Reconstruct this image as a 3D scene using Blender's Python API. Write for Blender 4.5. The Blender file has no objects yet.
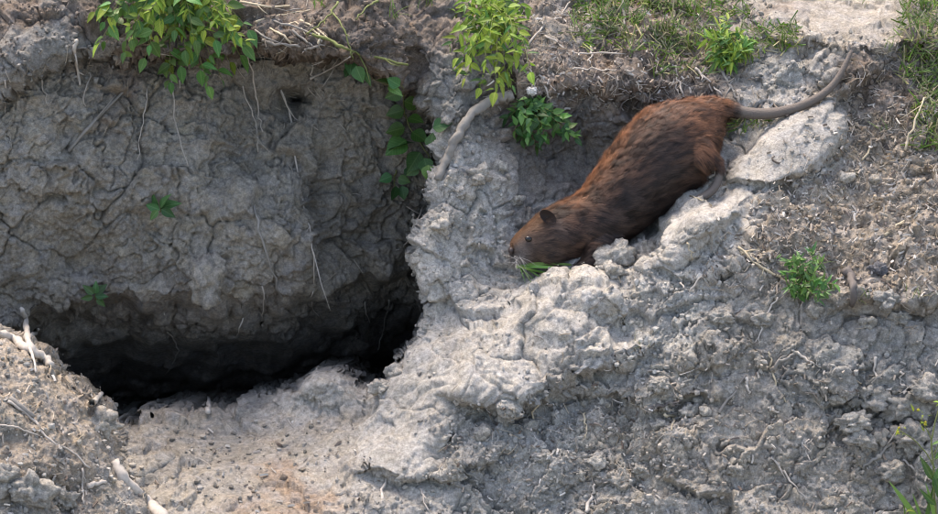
import bpy, math, random
import numpy as np
from mathutils import Vector, Matrix

random.seed(11)
rng = np.random.default_rng(11)
scene = bpy.context.scene
col = scene.collection

# ------------------------------------------------------------------ camera
S = 0.002            # metres per photo pixel at the reference distance
DIST = 6.0
PITCH = math.radians(20)
CF = np.array([0, math.cos(PITCH), -math.sin(PITCH)])     # forward
CU = np.array([0, math.sin(PITCH), math.cos(PITCH)])      # up
CR = np.array([1.0, 0, 0])
ORG = np.array([0, 0, 1.0])
CAM = ORG - DIST * CF
cd = bpy.data.cameras.new('camera')
cd.sensor_width = 36
cd.lens = 36 * DIST / (2 * 469 * S)
cd.clip_start = 0.05
cd.clip_end = 500
cam = bpy.data.objects.new('camera', cd)
cam.location = CAM
cam.rotation_euler = (math.radians(90) - PITCH, 0, 0)
col.objects.link(cam)
scene.camera = cam

# ------------------------------------------------------------------ light
SUN_EL, SUN_AZ = 64.0, -28.0      # azimuth measured from +Y towards +X (bank's far side is +Y)
world = bpy.data.worlds.new('World')
scene.world = world
world.use_nodes = True
nt = world.node_tree
sky = nt.nodes.new('ShaderNodeTexSky')
sky.sky_type = 'NISHITA'
sky.sun_disc = False
sky.sun_elevation = math.radians(SUN_EL)
sky.sun_rotation = math.radians(SUN_AZ)
sky.air_density = 1.0
sky.dust_density = 3.0
sky.ozone_density = 0.6
nt.links.new(sky.outputs[0], nt.nodes['Background'].inputs[0])
nt.nodes['Background'].inputs[1].default_value = 0.15
ld = bpy.data.lights.new('sun', 'SUN')
ld.energy = 1.15
ld.angle = math.radians(25)
ld.color = (1.0, 0.955, 0.89)
sun = bpy.data.objects.new('sun', ld)
el, az = math.radians(SUN_EL), math.radians(SUN_AZ)
sdir = Vector((math.sin(az) * math.cos(el), math.cos(az) * math.cos(el), math.sin(el)))
sun.rotation_euler = sdir.to_track_quat('Z', 'Y').to_euler()
sun.location = (0, 0, 4)
col.objects.link(sun)
scene.view_settings.view_transform = 'Standard'
scene.view_settings.look = 'None'
scene.view_settings.exposure = 1.72
scene.cycles.filter_width = 1.1
scene.view_settings.use_white_balance = True
scene.view_settings.white_balance_temperature = 7200
scene.view_settings.white_balance_tint = 14
scene.view_settings.gamma = 1.0
scene.view_settings.use_curve_mapping = False

# ------------------------------------------------------------------ helpers
def pix(px, py, w):
    """photo pixel + distance behind the reference plane -> point"""
    px = np.asarray(px, float); py = np.asarray(py, float); w = np.asarray(w, float)
    k = (DIST + w) / DIST
    a = (px - 469) * S * k
    b = (257 - py) * S * k
    return CAM + (DIST + w)[..., None] * CF + a[..., None] * CR + b[..., None] * CU

def to_pix(P):
    d = P - CAM
    dep = d @ CF
    return 469 + (d @ CR) / dep * DIST / S, 257 - (d @ CU) / dep * DIST / S, dep - DIST

def _hash(ix, iy, iz, seed):
    with np.errstate(over='ignore'):
        h = ix.astype(np.uint32) * np.uint32(374761393) + iy.astype(np.uint32) * np.uint32(668265263) \
            + iz.astype(np.uint32) * np.uint32(2246822519) + np.uint32((seed * 3266489917) & 0xffffffff)
        h = (h ^ (h >> np.uint32(13))) * np.uint32(1274126177)
        h = (h ^ (h >> np.uint32(16))) * np.uint32(2654435761)
        return h ^ (h >> np.uint32(15))

_G = rng.normal(size=(64, 3)).astype(np.float32)
_G /= np.linalg.norm(_G, axis=1)[:, None]

def perlin(p, seed=0):
    p = p.astype(np.float32)
    i = np.floor(p).astype(np.int64)
    f = p - i
    u = f * f * f * (f * (f * 6 - 15) + 10)
    out = np.zeros(len(p), np.float32)
    for dx in (0, 1):
        wx = u[:, 0] if dx else 1 - u[:, 0]
        for dy in (0, 1):
            wy = u[:, 1] if dy else 1 - u[:, 1]
            for dz in (0, 1):
                wz = u[:, 2] if dz else 1 - u[:, 2]
                g = _G[_hash(i[:, 0] + dx, i[:, 1] + dy, i[:, 2] + dz, seed) & np.uint32(63)]
                out += wx * wy * wz * (g[:, 0] * (f[:, 0] - dx) + g[:, 1] * (f[:, 1] - dy) + g[:, 2] * (f[:, 2] - dz))
    return out * 1.5

def fbm(p, freq, octv, seed=0, gain=0.5, billow=False):
    o = np.zeros(len(p), np.float32); a = 1.0
    for k in range(octv):
        n = perlin(p * (freq * 2.03 ** k), seed + k)
        o += a * (np.abs(n) * 2 - 0.5 if billow else n)
        a *= gain
    return o

def worley(p, freq, seed=0):
    p = (p * freq).astype(np.float32)
    i = np.floor(p).astype(np.int64)
    f = p - i
    f1 = np.full(len(p), 9.0, np.float32); f2 = f1.copy(); cid = np.zeros(len(p), np.uint32)
    for dx in (-1, 0, 1):
        for dy in (-1, 0, 1):
            for dz in (-1, 0, 1):
                h = _hash(i[:, 0] + dx, i[:, 1] + dy, i[:, 2] + dz, seed)
                a = (h & np.uint32(1023)).astype(np.float32) / 1023
                b = ((h >> np.uint32(10)) & np.uint32(1023)).astype(np.float32) / 1023
                c = ((h >> np.uint32(20)) & np.uint32(1023)).astype(np.float32) / 1023
                d = (dx + a - f[:, 0]) ** 2 + (dy + b - f[:, 1]) ** 2 + (dz + c - f[:, 2]) ** 2
                near = d < f1
                f2 = np.where(near, f1, np.minimum(f2, d))
                cid = np.where(near, h, cid)
                f1 = np.where(near, d, f1)
    return np.sqrt(f1), np.sqrt(f2), (cid & np.uint32(255)).astype(np.float32) / 255

def facets(p, freq, seed=0):
    """broken angular faces: every cell gets its own tilt; returns height in cell sizes and the gap to the next cell"""
    q = (p * freq).astype(np.float32)
    i = np.floor(q).astype(np.int64)
    f = q - i
    f1 = np.full(len(q), 9.0, np.float32); f2 = f1.copy(); cid = np.zeros(len(q), np.uint32)
    dl = np.zeros((len(q), 3), np.float32)
    for dx in (-1, 0, 1):
        for dy in (-1, 0, 1):
            for dz in (-1, 0, 1):
                h = _hash(i[:, 0] + dx, i[:, 1] + dy, i[:, 2] + dz, seed)
                e = np.stack([dx + (h & np.uint32(1023)).astype(np.float32) / 1023 - f[:, 0],
                              dy + ((h >> np.uint32(10)) & np.uint32(1023)).astype(np.float32) / 1023 - f[:, 1],
                              dz + ((h >> np.uint32(20)) & np.uint32(1023)).astype(np.float32) / 1023 - f[:, 2]], 1)
                d = (e * e).sum(1)
                near = d < f1
                f2 = np.where(near, f1, np.minimum(f2, d))
                f1 = np.where(near, d, f1); cid = np.where(near, h, cid)
                dl[near] = e[near]
    g = _G[(cid >> np.uint32(5)) & np.uint32(63)]
    return ((dl * g).sum(1) + ((cid & np.uint32(255)).astype(np.float32) / 255 - .5) * .5) / freq, np.sqrt(f2) - np.sqrt(f1)

def sstep(a, b, x):
    t = np.clip((x - a) / (b - a), 0, 1)
    return t * t * (3 - 2 * t)

def rbf(pts, c=14.0):
    pts = np.array(pts, float)
    x = pts[:, :2]; n = len(x)
    K = np.sqrt(((x[:, None] - x[None]) ** 2).sum(-1) + c * c)
    Pm = np.c_[np.ones(n), x / 500]
    A = np.zeros((n + 3, n + 3)); A[:n, :n] = K + np.eye(n) * -2.0; A[:n, n:] = Pm; A[n:, :n] = Pm.T
    sol = np.linalg.solve(A, np.r_[pts[:, 2] * 1000, 0, 0, 0])
    def f(u, v):
        out = np.zeros(u.shape)
        uf, vf = u.ravel(), v.ravel(); o = np.zeros(len(uf))
        for s in range(0, len(uf), 60000):
            a, b = uf[s:s+60000], vf[s:s+60000]
            k = np.sqrt((a[:, None] - x[:, 0]) ** 2 + (b[:, None] - x[:, 1]) ** 2 + c * c)
            o[s:s+60000] = k @ sol[:n] + sol[n] + sol[n+1] * a / 500 + sol[n+2] * b / 500
        return o.reshape(u.shape) / 1000
    return f

def sdf_poly(u, v, poly):
    """signed distance, positive inside"""
    poly = np.array(poly, float)
    d = np.full(u.shape, 1e9); inside = np.zeros(u.shape, bool)
    for k in range(len(poly)):
        a, b = poly[k], poly[(k + 1) % len(poly)]
        e = b - a
        t = np.clip(((u - a[0]) * e[0] + (v - a[1]) * e[1]) / (e @ e), 0, 1)
        d = np.minimum(d, (u - a[0] - t * e[0]) ** 2 + (v - a[1] - t * e[1]) ** 2)
        cond = (a[1] > v) != (b[1] > v)
        with np.errstate(divide='ignore', invalid='ignore'):
            xi = a[0] + (v - a[1]) / (b[1] - a[1] + 1e-12) * (b[0] - a[0])
        inside ^= cond & (u < xi)
    return np.where(inside, 1, -1) * np.sqrt(d)

def axis(lo, hi, flo, fhi, step, grow=1.06):
    """fine sampling between flo..fhi, coarser beyond"""
    mid = list(np.arange(flo, fhi + step, step))
    a, s = [], step
    x = flo
    while x > lo:
        s *= grow; x -= s; a.append(x)
    b, s, x = [], step, mid[-1]
    while x < hi:
        s *= grow; x += s; b.append(x)
    return np.array(a[::-1] + mid + b)

def new_mesh(name, verts, faces_flat, loop_start, smooth=True, colors=None):
    me = bpy.data.meshes.new(name)
    me.vertices.add(len(verts)); me.vertices.foreach_set('co', np.asarray(verts, np.float32).ravel())
    me.loops.add(len(faces_flat)); me.loops.foreach_set('vertex_index', np.asarray(faces_flat, np.int32))
    me.polygons.add(len(loop_start)); me.polygons.foreach_set('loop_start', np.asarray(loop_start, np.int32))
    me.update(calc_edges=True)
    me.polygons.foreach_set('use_smooth', np.full(len(loop_start), smooth))
    if colors is not None:
        at = me.color_attributes.new('tint', 'FLOAT_COLOR', 'POINT')
        c = np.ones((len(verts), 4), np.float32); c[:, :3] = colors
        at.data.foreach_set('color', c.ravel())
    me.validate()
    return me

def quad_mesh(name, verts, quads, smooth=True, colors=None):
    q = np.asarray(quads, np.int32)
    return new_mesh(name, verts, q.ravel(), np.arange(len(q)) * q.shape[1], smooth, colors)

def mesh_list(name, verts, faces, smooth=True, colors=None):
    flat = [i for f in faces for i in f]
    st = np.cumsum([0] + [len(f) for f in faces[:-1]])
    return new_mesh(name, verts, flat, st, smooth, colors)

def link(name, me, m=None, parent=None, label=None, cat=None, group=None, kind=None):
    o = bpy.data.objects.new(name, me)
    col.objects.link(o)
    if me is not None and m is not None and not me.materials:
        me.materials.append(m)
    if parent is not None: o.parent = parent
    if label: o['label'] = label
    if cat: o['category'] = cat
    if group: o['group'] = group
    if kind: o['kind'] = kind
    return o

# ------------------------------------------------------------------ materials
def mat(name):
    m = bpy.data.materials.new(name); m.use_nodes = True
    return m, m.node_tree, m.node_tree.nodes['Principled BSDF']

def soil_mat(name, bump=0.0035, speck=0.35):
    m, t, b = mat(name)
    N, L = t.nodes, t.links
    at = N.new('ShaderNodeAttribute'); at.attribute_name = 'tint'
    tc = N.new('ShaderNodeTexCoord')
    def noise(sc, det, rough=0.6):
        n = N.new('ShaderNodeTexNoise'); n.inputs['Scale'].default_value = sc
        n.inputs['Detail'].default_value = det; n.inputs['Roughness'].default_value = rough
        L.new(tc.outputs['Object'], n.inputs['Vector']); return n
    def ramp(src, a, b_, lo, hi):
        r = N.new('ShaderNodeMapRange'); r.inputs[1].default_value = a; r.inputs[2].default_value = b_
        r.inputs[3].default_value = lo; r.inputs[4].default_value = hi
        L.new(src, r.inputs[0]); return r.outputs[0]
    def mul(a, b_):
        x = N.new('ShaderNodeMath'); x.operation = 'MULTIPLY'; L.new(a, x.inputs[0]); L.new(b_, x.inputs[1]); return x.outputs[0]
    n1 = noise(14, 6); n2 = noise(110, 5, 0.65); n3 = noise(420, 3, 0.7)
    f = mul(mul(ramp(n1.outputs[0], .3, .7, .82, 1.18), ramp(n2.outputs[0], .3, .7, 1 - speck * .7, 1 + speck * .7)),
            ramp(n3.outputs[0], .3, .7, 1 - speck * .6, 1 + speck * .6))
    sc = N.new('ShaderNodeVectorMath'); sc.operation = 'SCALE'
    L.new(at.outputs['Color'], sc.inputs[0]); L.new(f, sc.inputs['Scale'])
    n4 = noise(30, 5)
    hs = N.new('ShaderNodeHueSaturation')
    L.new(ramp(n4.outputs[0], .3, .7, .6, 1.35), hs.inputs['Saturation'])
    L.new(sc.outputs[0], hs.inputs['Color'])
    L.new(hs.outputs[0], b.inputs['Base Color'])
    b.inputs['Roughness'].default_value = 0.95
    b.inputs['Specular IOR Level'].default_value = 0.15
    bh = noise(330, 6, 0.7)
    bp = N.new('ShaderNodeBump'); bp.inputs['Strength'].default_value = 0.9; bp.inputs['Distance'].default_value = bump
    L.new(bh.outputs[0], bp.inputs['Height']); L.new(bp.outputs[0], b.inputs['Normal'])
    return m

M_SOIL = soil_mat('dry_soil', 0.0045, 0.55)
M_CRUMB = soil_mat('soil_crumb', 0.002, 0.25)

# ------------------------------------------------------------------ the ground sheets
PALE = np.array([.395, .372, .328]); GREY = np.array([.288, .280, .252]); BROWN = np.array([.215, .175, .14])
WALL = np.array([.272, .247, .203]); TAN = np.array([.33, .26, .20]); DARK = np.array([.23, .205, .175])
LIT = np.array([.298, .272, .23]); SLOPE = np.array([.31, .264, .208])

HOLLOW = [(-300, 118), (-60, 110), (0, 103), (18, 93), (33, 79), (55, 70), (80, 63), (110, 58), (150, 60), (200, 62),
          (235, 57), (258, 50), (300, 60), (345, 68), (372, 80), (398, 92), (414, 100), (428, 116), (437, 140), (433, 165),
          (428, 185), (424, 210), (408, 236), (400, 252), (403, 268), (414, 290), (421, 318), (418, 338), (405, 360),
          (387, 379), (372, 387), (350, 381), (336, 371), (318, 371), (300, 378), (277, 395), (240, 399), (210, 404),
          (170, 409), (140, 420), (112, 432), (60, 446), (-300, 500)]

front = rbf([
    # right column
    (1400, 900, -.5), (1400, 300, -.1), (1400, -100, .5), (1400, -300, 1.4), (900, -300, 1.4), (450, -300, 1.5), (0, -300, 1.4), (-450, -300, 1.4),
    (900, 900, -.6), (450, 900, -.75), (0, 900, -1.0), (-450, 900, -1.0), (-450, 500, -.3), (-450, 100, .1), (-450, 0, .25),
    (920, 514, -.20), (920, 400, -.14), (920, 320, -.10), (920, 290, -.09), (920, 240, -.02), (920, 180, .07), (920, 120, .13), (920, 60, .16), (920, 30, .24), (920, 0, .36),
    (840, 514, -.21), (840, 400, -.15), (840, 330, -.12), (840, 290, -.09), (840, 230, .0), (840, 170, .08), (840, 110, .13), (840, 65, .17), (840, 40, .23), (840, 0, .38),
    (760, 514, -.22), (760, 420, -.16), (760, 350, -.12), (760, 290, -.09), (760, 240, -.02), (760, 205, .03), (770, 150, .10), (770, 100, .16), (760, 50, .23), (760, 0, .38),
    (700, 514, -.21), (700, 400, -.14), (700, 330, -.10), (700, 270, -.06), (700, 225, -.02), (700, 203, .01), (715, 188, .10), (700, 150, .20), (700, 100, .20), (690, 60, .24), (690, 0, .42),
    (640, 514, -.20), (640, 420, -.14), (640, 350, -.09), (640, 300, -.05), (640, 262, -.01), (645, 240, .06), (650, 210, .20), (640, 150, .22), (640, 100, .20), (640, 60, .24), (640, 0, .43),
    (590, 514, -.19), (590, 430, -.13), (590, 370, -.08), (590, 320, -.04), (590, 280, 0), (595, 262, .07), (590, 230, .18), (590, 190, .22), (590, 150, .24), (590, 115, .22), (590, 60, .24), (590, 0, .42),
    (540, 514, -.18), (540, 440, -.13), (540, 390, -.10), (540, 340, -.05), (540, 300, 0), (546, 278, .04), (540, 258, .10), (540, 230, .14), (545, 200, .18), (550, 175, .22), (545, 145, .23), (540, 120, .20), (540, 60, .2), (540, 0, .40),
    (495, 514, -.19), (495, 440, -.14), (495, 380, -.07), (495, 330, -.02), (500, 300, .05), (500, 270, .085), (495, 230, .09), (495, 180, .11), (500, 140, .15), (500, 100, .17), (495, 50, .18), (490, 0, .34),
    (450, 514, -.20), (450, 440, -.12), (450, 390, -.07), (450, 345, -.01), (450, 315, .04), (450, 270, .055), (450, 200, .07), (450, 150, .09), (450, 110, .12), (450, 60, .13), (450, 20, .22), (450, 0, .3),
    (410, 514, -.22), (410, 440, -.09), (410, 390, -.02), (415, 340, .04), (405, 255, .08), (415, 100, .15), (410, 50, .12), (410, 0, .17),
    (360, 514, -.25), (360, 460, -.13), (360, 420, -.02), (355, 390, .07), (360, 70, .06), (360, 30, .06), (360, 0, .09),
    (250, 514, -.28), (250, 470, -.12), (250, 430, .04), (250, 402, .14), (250, 45, .05), (250, 20, .07), (250, 0, .13),
    (150, 514, -.32), (150, 470, -.15), (150, 430, 0), (150, 50, .06), (150, 0, .11),
    (50, 514, -.36), (50, 460, -.15), (60, 60, .02), (50, 20, .035), (50, 0, .06), (0, 90, -.01), (0, 40, .02), (0, 0, .1), (0, 500, -.3),
    (320, 372, .10), (100, 250, .1), (250, 250, .1), (350, 250, .1), (-150, 250, .1),
    (938, -60, .6), (700, -60, .68), (450, -60, .5), (250, -60, .36), (0, -60, .2)])

wallf = rbf([
    (-400, 100, .05), (-400, 300, .08), (-400, 500, .4), (0, 60, .10), (0, 120, .08), (0, 200, .12), (0, 290, .14), (0, 340, .19),
    (70, 80, .13), (70, 150, .12), (70, 220, .15), (70, 290, .19), (150, 60, .2), (150, 100, .18), (150, 160, .17), (150, 220, .18), (150, 285, .21),
    (220, 60, .22), (220, 120, .22), (220, 180, .20), (215, 240, .185), (205, 280, .19), (220, 295, .22),
    (300, 50, .24), (300, 90, .27), (300, 150, .25), (300, 200, .22), (300, 240, .22), (300, 290, .26), (360, 60, .25), (360, 110, .28), (360, 170, .33),
    (350, 230, .34), (360, 290, .40), (420, 80, .32), (420, 150, .36), (420, 220, .42), (420, 300, .46), (500, 100, .4), (500, 300, .45), (300, -40, .3), (0, -40, .2),
    (0, 400, .4), (150, 400, .4), (300, 400, .45), (450, 400, .5)])

moundf = rbf([(-200, 300, -.36), (-200, 514, -.62), (-200, 800, -1.0), (0, 330, -.30), (0, 380, -.40), (0, 440, -.49), (0, 514, -.55), (0, 700, -.75), (50, 380, -.33), (50, 430, -.43), (50, 514, -.51),
                (95, 415, -.28), (95, 460, -.38), (95, 514, -.45), (130, 470, -.28), (140, 514, -.35), (200, 600, -.4), (150, 750, -.7)])
MOUND = [(-300, 300), (-60, 322), (0, 336), (22, 344), (45, 362), (60, 380), (80, 396), (92, 410), (104, 440), (118, 465), (138, 492), (155, 520), (200, 620), (200, 900), (-300, 900)]

def ledge(u, v, pts, h, up=40, n=None):
    p = np.array(pts, float)
    yl = np.interp(u, p[:, 0], p[:, 1])
    if n is not None: yl = yl + n
    e = sstep(p[0, 0] - 25, p[0, 0] + 12, u) * (1 - sstep(p[-1, 0] - 12, p[-1, 0] + 25, u))
    d = v - yl
    return -h * e * np.where(d < 0, np.exp(np.minimum(d, 0) / up), np.exp(-np.maximum(d, 0) / 3.0))

LEDGES = [
    ([(835, 296), (870, 304), (905, 300), (960, 292)], .030, 30),
    ([(455, 392), (480, 404), (500, 412), (545, 392), (600, 372), (650, 348)], .05, 45),
    ([(640, 402), (668, 405), (700, 392)], .025, 20),
    ([(365, 468), (400, 476), (440, 478), (500, 450)], .03, 30),
    ([(760, 26), (800, 42), (850, 50), (900, 44), (960, 36)], .035, 30),
    ([(530, 92), (570, 88), (610, 92), (645, 88)], .05, 40),
    ([(660, 268), (700, 278), (740, 262), (770, 250)], .02, 30),
    ([(830, 392), (860, 398), (900, 392), (950, 386)], .03, 18),
    ([(720, 182), (760, 186), (800, 176), (838, 150)], .015, 20),
    ([(570, 392), (620, 398), (660, 388)], .02, 16),
    ([(270, 62), (330, 74), (400, 96)], .03, 25),
]
# raised lobes of clay: outline, height, rounding (px), fade from y to y
LOBES = [
    ([(532, 292), (546, 277), (562, 270), (588, 269), (606, 275), (622, 284), (630, 320), (600, 350), (540, 350), (510, 325)], .060, 22, (285, 345)),
    ([(652, 268), (650, 240), (655, 224), (668, 211), (692, 207), (718, 200), (736, 190), (748, 196), (744, 214), (724, 232), (700, 252), (676, 274)], .055, 20, (225, 285)),
    ([(372, 388), (398, 366), (425, 343), (462, 330), (505, 312), (532, 298), (580, 310), (640, 345), (600, 372), (545, 390), (500, 412), (455, 396), (446, 440), (428, 476), (366, 470), (352, 440)], .045, 26, (380, 470)),
    ([(272, 402), (296, 381), (322, 370), (345, 377), (370, 388), (362, 408), (300, 420)], .035, 16, (385, 420)),
    ([(727, 182), (729, 160), (758, 134), (795, 112), (830, 102), (846, 112), (846, 140), (815, 170), (770, 190)], .032, 12, (400, 500)),
    ([(800, 60), (825, 50), (846, 60), (842, 78), (815, 84)], .012, 6, (400, 500)),
    ([(100, 470), (112, 456), (150, 452), (172, 458), (160, 468), (130, 478)], .014, 6, (600, 700)),
]
# x, y, rx, ry, angle, height towards the viewer
BUMPS = [
    (420, 262, 30, 40, 0, .02), (450, 180, 35, 30, 10, .02), (455, 90, 30, 28, 0, .025), (700, 225, 50, 20, -30, .03),
    (600, 300, 50, 25, -20, .015), (560, 165, 30, 18, 0, -.02), (545, 148, 26, 16, 0, -.015), (478, 215, 12, 45, 0, -.008),
    (325, 378, 26, 12, 0, .035), (412, 75, 7, 35, 8, -.05), (880, 318, 40, 10, 0, -.03), (905, 75, 45, 25, 0, -.03),
    (505, 425, 35, 18, 25, -.035), (580, 402, 30, 14, -20, -.03), (690, 405, 40, 10, 0, -.02), (890, 420, 40, 22, 0, -.02),
    (440, 420, 60, 20, -45, .02), (400, 455, 40, 16, -20, .015), (780, 145, 40, 22, -20, .01), (690, 350, 50, 20, -10, .012),
    (30, 50, 40, 25, 0, .015), (340, 40, 40, 20, 10, .02), (130, 462, 30, 8, -5, .02), (640, 120, 30, 14, 0, -.02),
    (760, 440, 40, 20, 10, .015), (660, 450, 45, 20, -10, .015), (850, 360, 30, 20, 0, .015), (560, 470, 40, 20, 0, .012)]

def bumps(u, v, lst):
    o = np.zeros(u.shape)
    for x, y, rx, ry, a, h in lst:
        a = math.radians(a); c, s = math.cos(a), math.sin(a)
        du, dv = u - x, v - y
        o -= h * np.exp(-(((du * c + dv * s) / rx) ** 2 + ((-du * s + dv * c) / ry) ** 2))
    return o

def colour_field(u, v, lst, P, seed):
    n1 = perlin(P * 9, seed).reshape(u.shape) * 40; n2 = perlin(P * 9, seed + 1).reshape(u.shape) * 40
    m1 = perlin(P * 35, seed + 2).reshape(u.shape) * 18; m2 = perlin(P * 35, seed + 3).reshape(u.shape) * 18
    uu, vv = u + n1 + m1, v + n2 + m2
    acc = np.zeros(u.shape + (3,)); tot = np.zeros(u.shape) + 1e-9
    for x, y, r, c in lst:
        wgt = 1.0 / ((((uu - x) ** 2 + (vv - y) ** 2) / (r * r)) ** 2.2 + 1e-3)
        acc += wgt[..., None] * c; tot += wgt
    return acc / tot[..., None]

DUST = np.array([.325, .298, .252])
FRONT_COL = [
    (440, 260, 45, PALE), (455, 190, 38, PALE * .95), (500, 215, 30, GREY * 1.25), (520, 320, 50, PALE), (600, 310, 45, PALE), (690, 225, 38, PALE), (740, 200, 25, PALE), (560, 350, 40, PALE * .95),
    (430, 400, 50, PALE * .97), (400, 450, 35, PALE * .92), (785, 145, 46, PALE * .95), (640, 350, 35, GREY * 1.35), (480, 360, 40, PALE), (320, 378, 22, PALE), (670, 300, 30, GREY * 1.2),
    (510, 440, 40, GREY * 1.1), (560, 440, 40, GREY * 1.1), (620, 450, 60, DUST), (720, 440, 60, DUST), (800, 460, 60, DUST), (880, 440, 50, DUST * .9), (740, 340, 45, DUST * .95), (690, 380, 35, DUST),
    (830, 370, 40, GREY * .95), (910, 350, 40, GREY * .9), (860, 230, 50, SLOPE), (900, 180, 45, SLOPE), (800, 220, 35, SLOPE), (930, 260, 40, SLOPE), (860, 140, 35, SLOPE * .85), (900, 85, 40, BROWN * .9),
    (830, 25, 40, LIT * 1.1), (880, 15, 30, LIT * 1.1), (770, 60, 30, GREY * 1.1), (780, 20, 30, LIT), (650, 30, 50, BROWN * 1.1), (560, 60, 50, BROWN * 1.15), (640, 80, 40, BROWN * .8), (560, 30, 30, LIT * .9),
    (570, 150, 40, DARK * .8), (560, 180, 30, DARK), (450, 90, 35, GREY * .85), (340, 30, 60, BROWN * .75), (300, 10, 40, BROWN), (380, 60, 40, BROWN * .8), (200, 30, 60, BROWN * .8), (60, 60, 50, GREY * .8), (20, 20, 40, BROWN * .8),
    (90, 20, 30, BROWN * .7), (300, 440, 50, LIT * 1.1), (350, 420, 30, LIT * 1.2), (200, 440, 50, LIT * .95), (290, 492, 34, TAN * .95), (200, 500, 40, LIT * 1.1), (350, 490, 25, PALE * .8), (130, 462, 30, LIT * 1.3), (250, 410, 30, GREY * .8),
    (200, -150, 120, BROWN), (700, -150, 150, BROWN), (500, 700, 150, GREY), (1200, 300, 150, GREY), (-200, 400, 150, GREY)]
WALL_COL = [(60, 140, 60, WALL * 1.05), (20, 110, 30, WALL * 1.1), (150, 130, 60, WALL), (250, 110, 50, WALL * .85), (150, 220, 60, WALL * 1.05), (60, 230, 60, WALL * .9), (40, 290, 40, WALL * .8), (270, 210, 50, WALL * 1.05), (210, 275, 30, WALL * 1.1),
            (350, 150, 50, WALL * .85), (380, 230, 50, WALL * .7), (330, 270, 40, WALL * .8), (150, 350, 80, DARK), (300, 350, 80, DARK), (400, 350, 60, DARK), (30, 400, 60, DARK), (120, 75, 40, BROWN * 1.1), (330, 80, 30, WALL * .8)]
MOUND_COL = [(30, 380, 40, SLOPE * 1.2), (60, 410, 40, SLOPE * 1.1), (100, 450, 30, SLOPE * 1.2), (30, 460, 40, SLOPE * .85), (70, 490, 40, SLOPE * .9), (120, 500, 25, LIT * 1.1), (0, 420, 40, LIT * .9), (-100, 500, 100, GREY), (100, 700, 100, GREY)]

BUF = {}     # nearest-surface map over photo pixels (2 px cells), filled from the finished sheets
BX0, BY0, BSTEP = -200, -150, 2
BW, BH = 670, 420
zbuf = np.full((BH, BW), 9.0)

def splat(P):
    x, y, w = to_pix(P)
    i = np.round((x - BX0) / BSTEP).astype(int); j = np.round((y - BY0) / BSTEP).astype(int)
    ok = (i >= 0) & (i < BW) & (j >= 0) & (j < BH)
    np.minimum.at(zbuf, (j[ok], i[ok]), w[ok])

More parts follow.
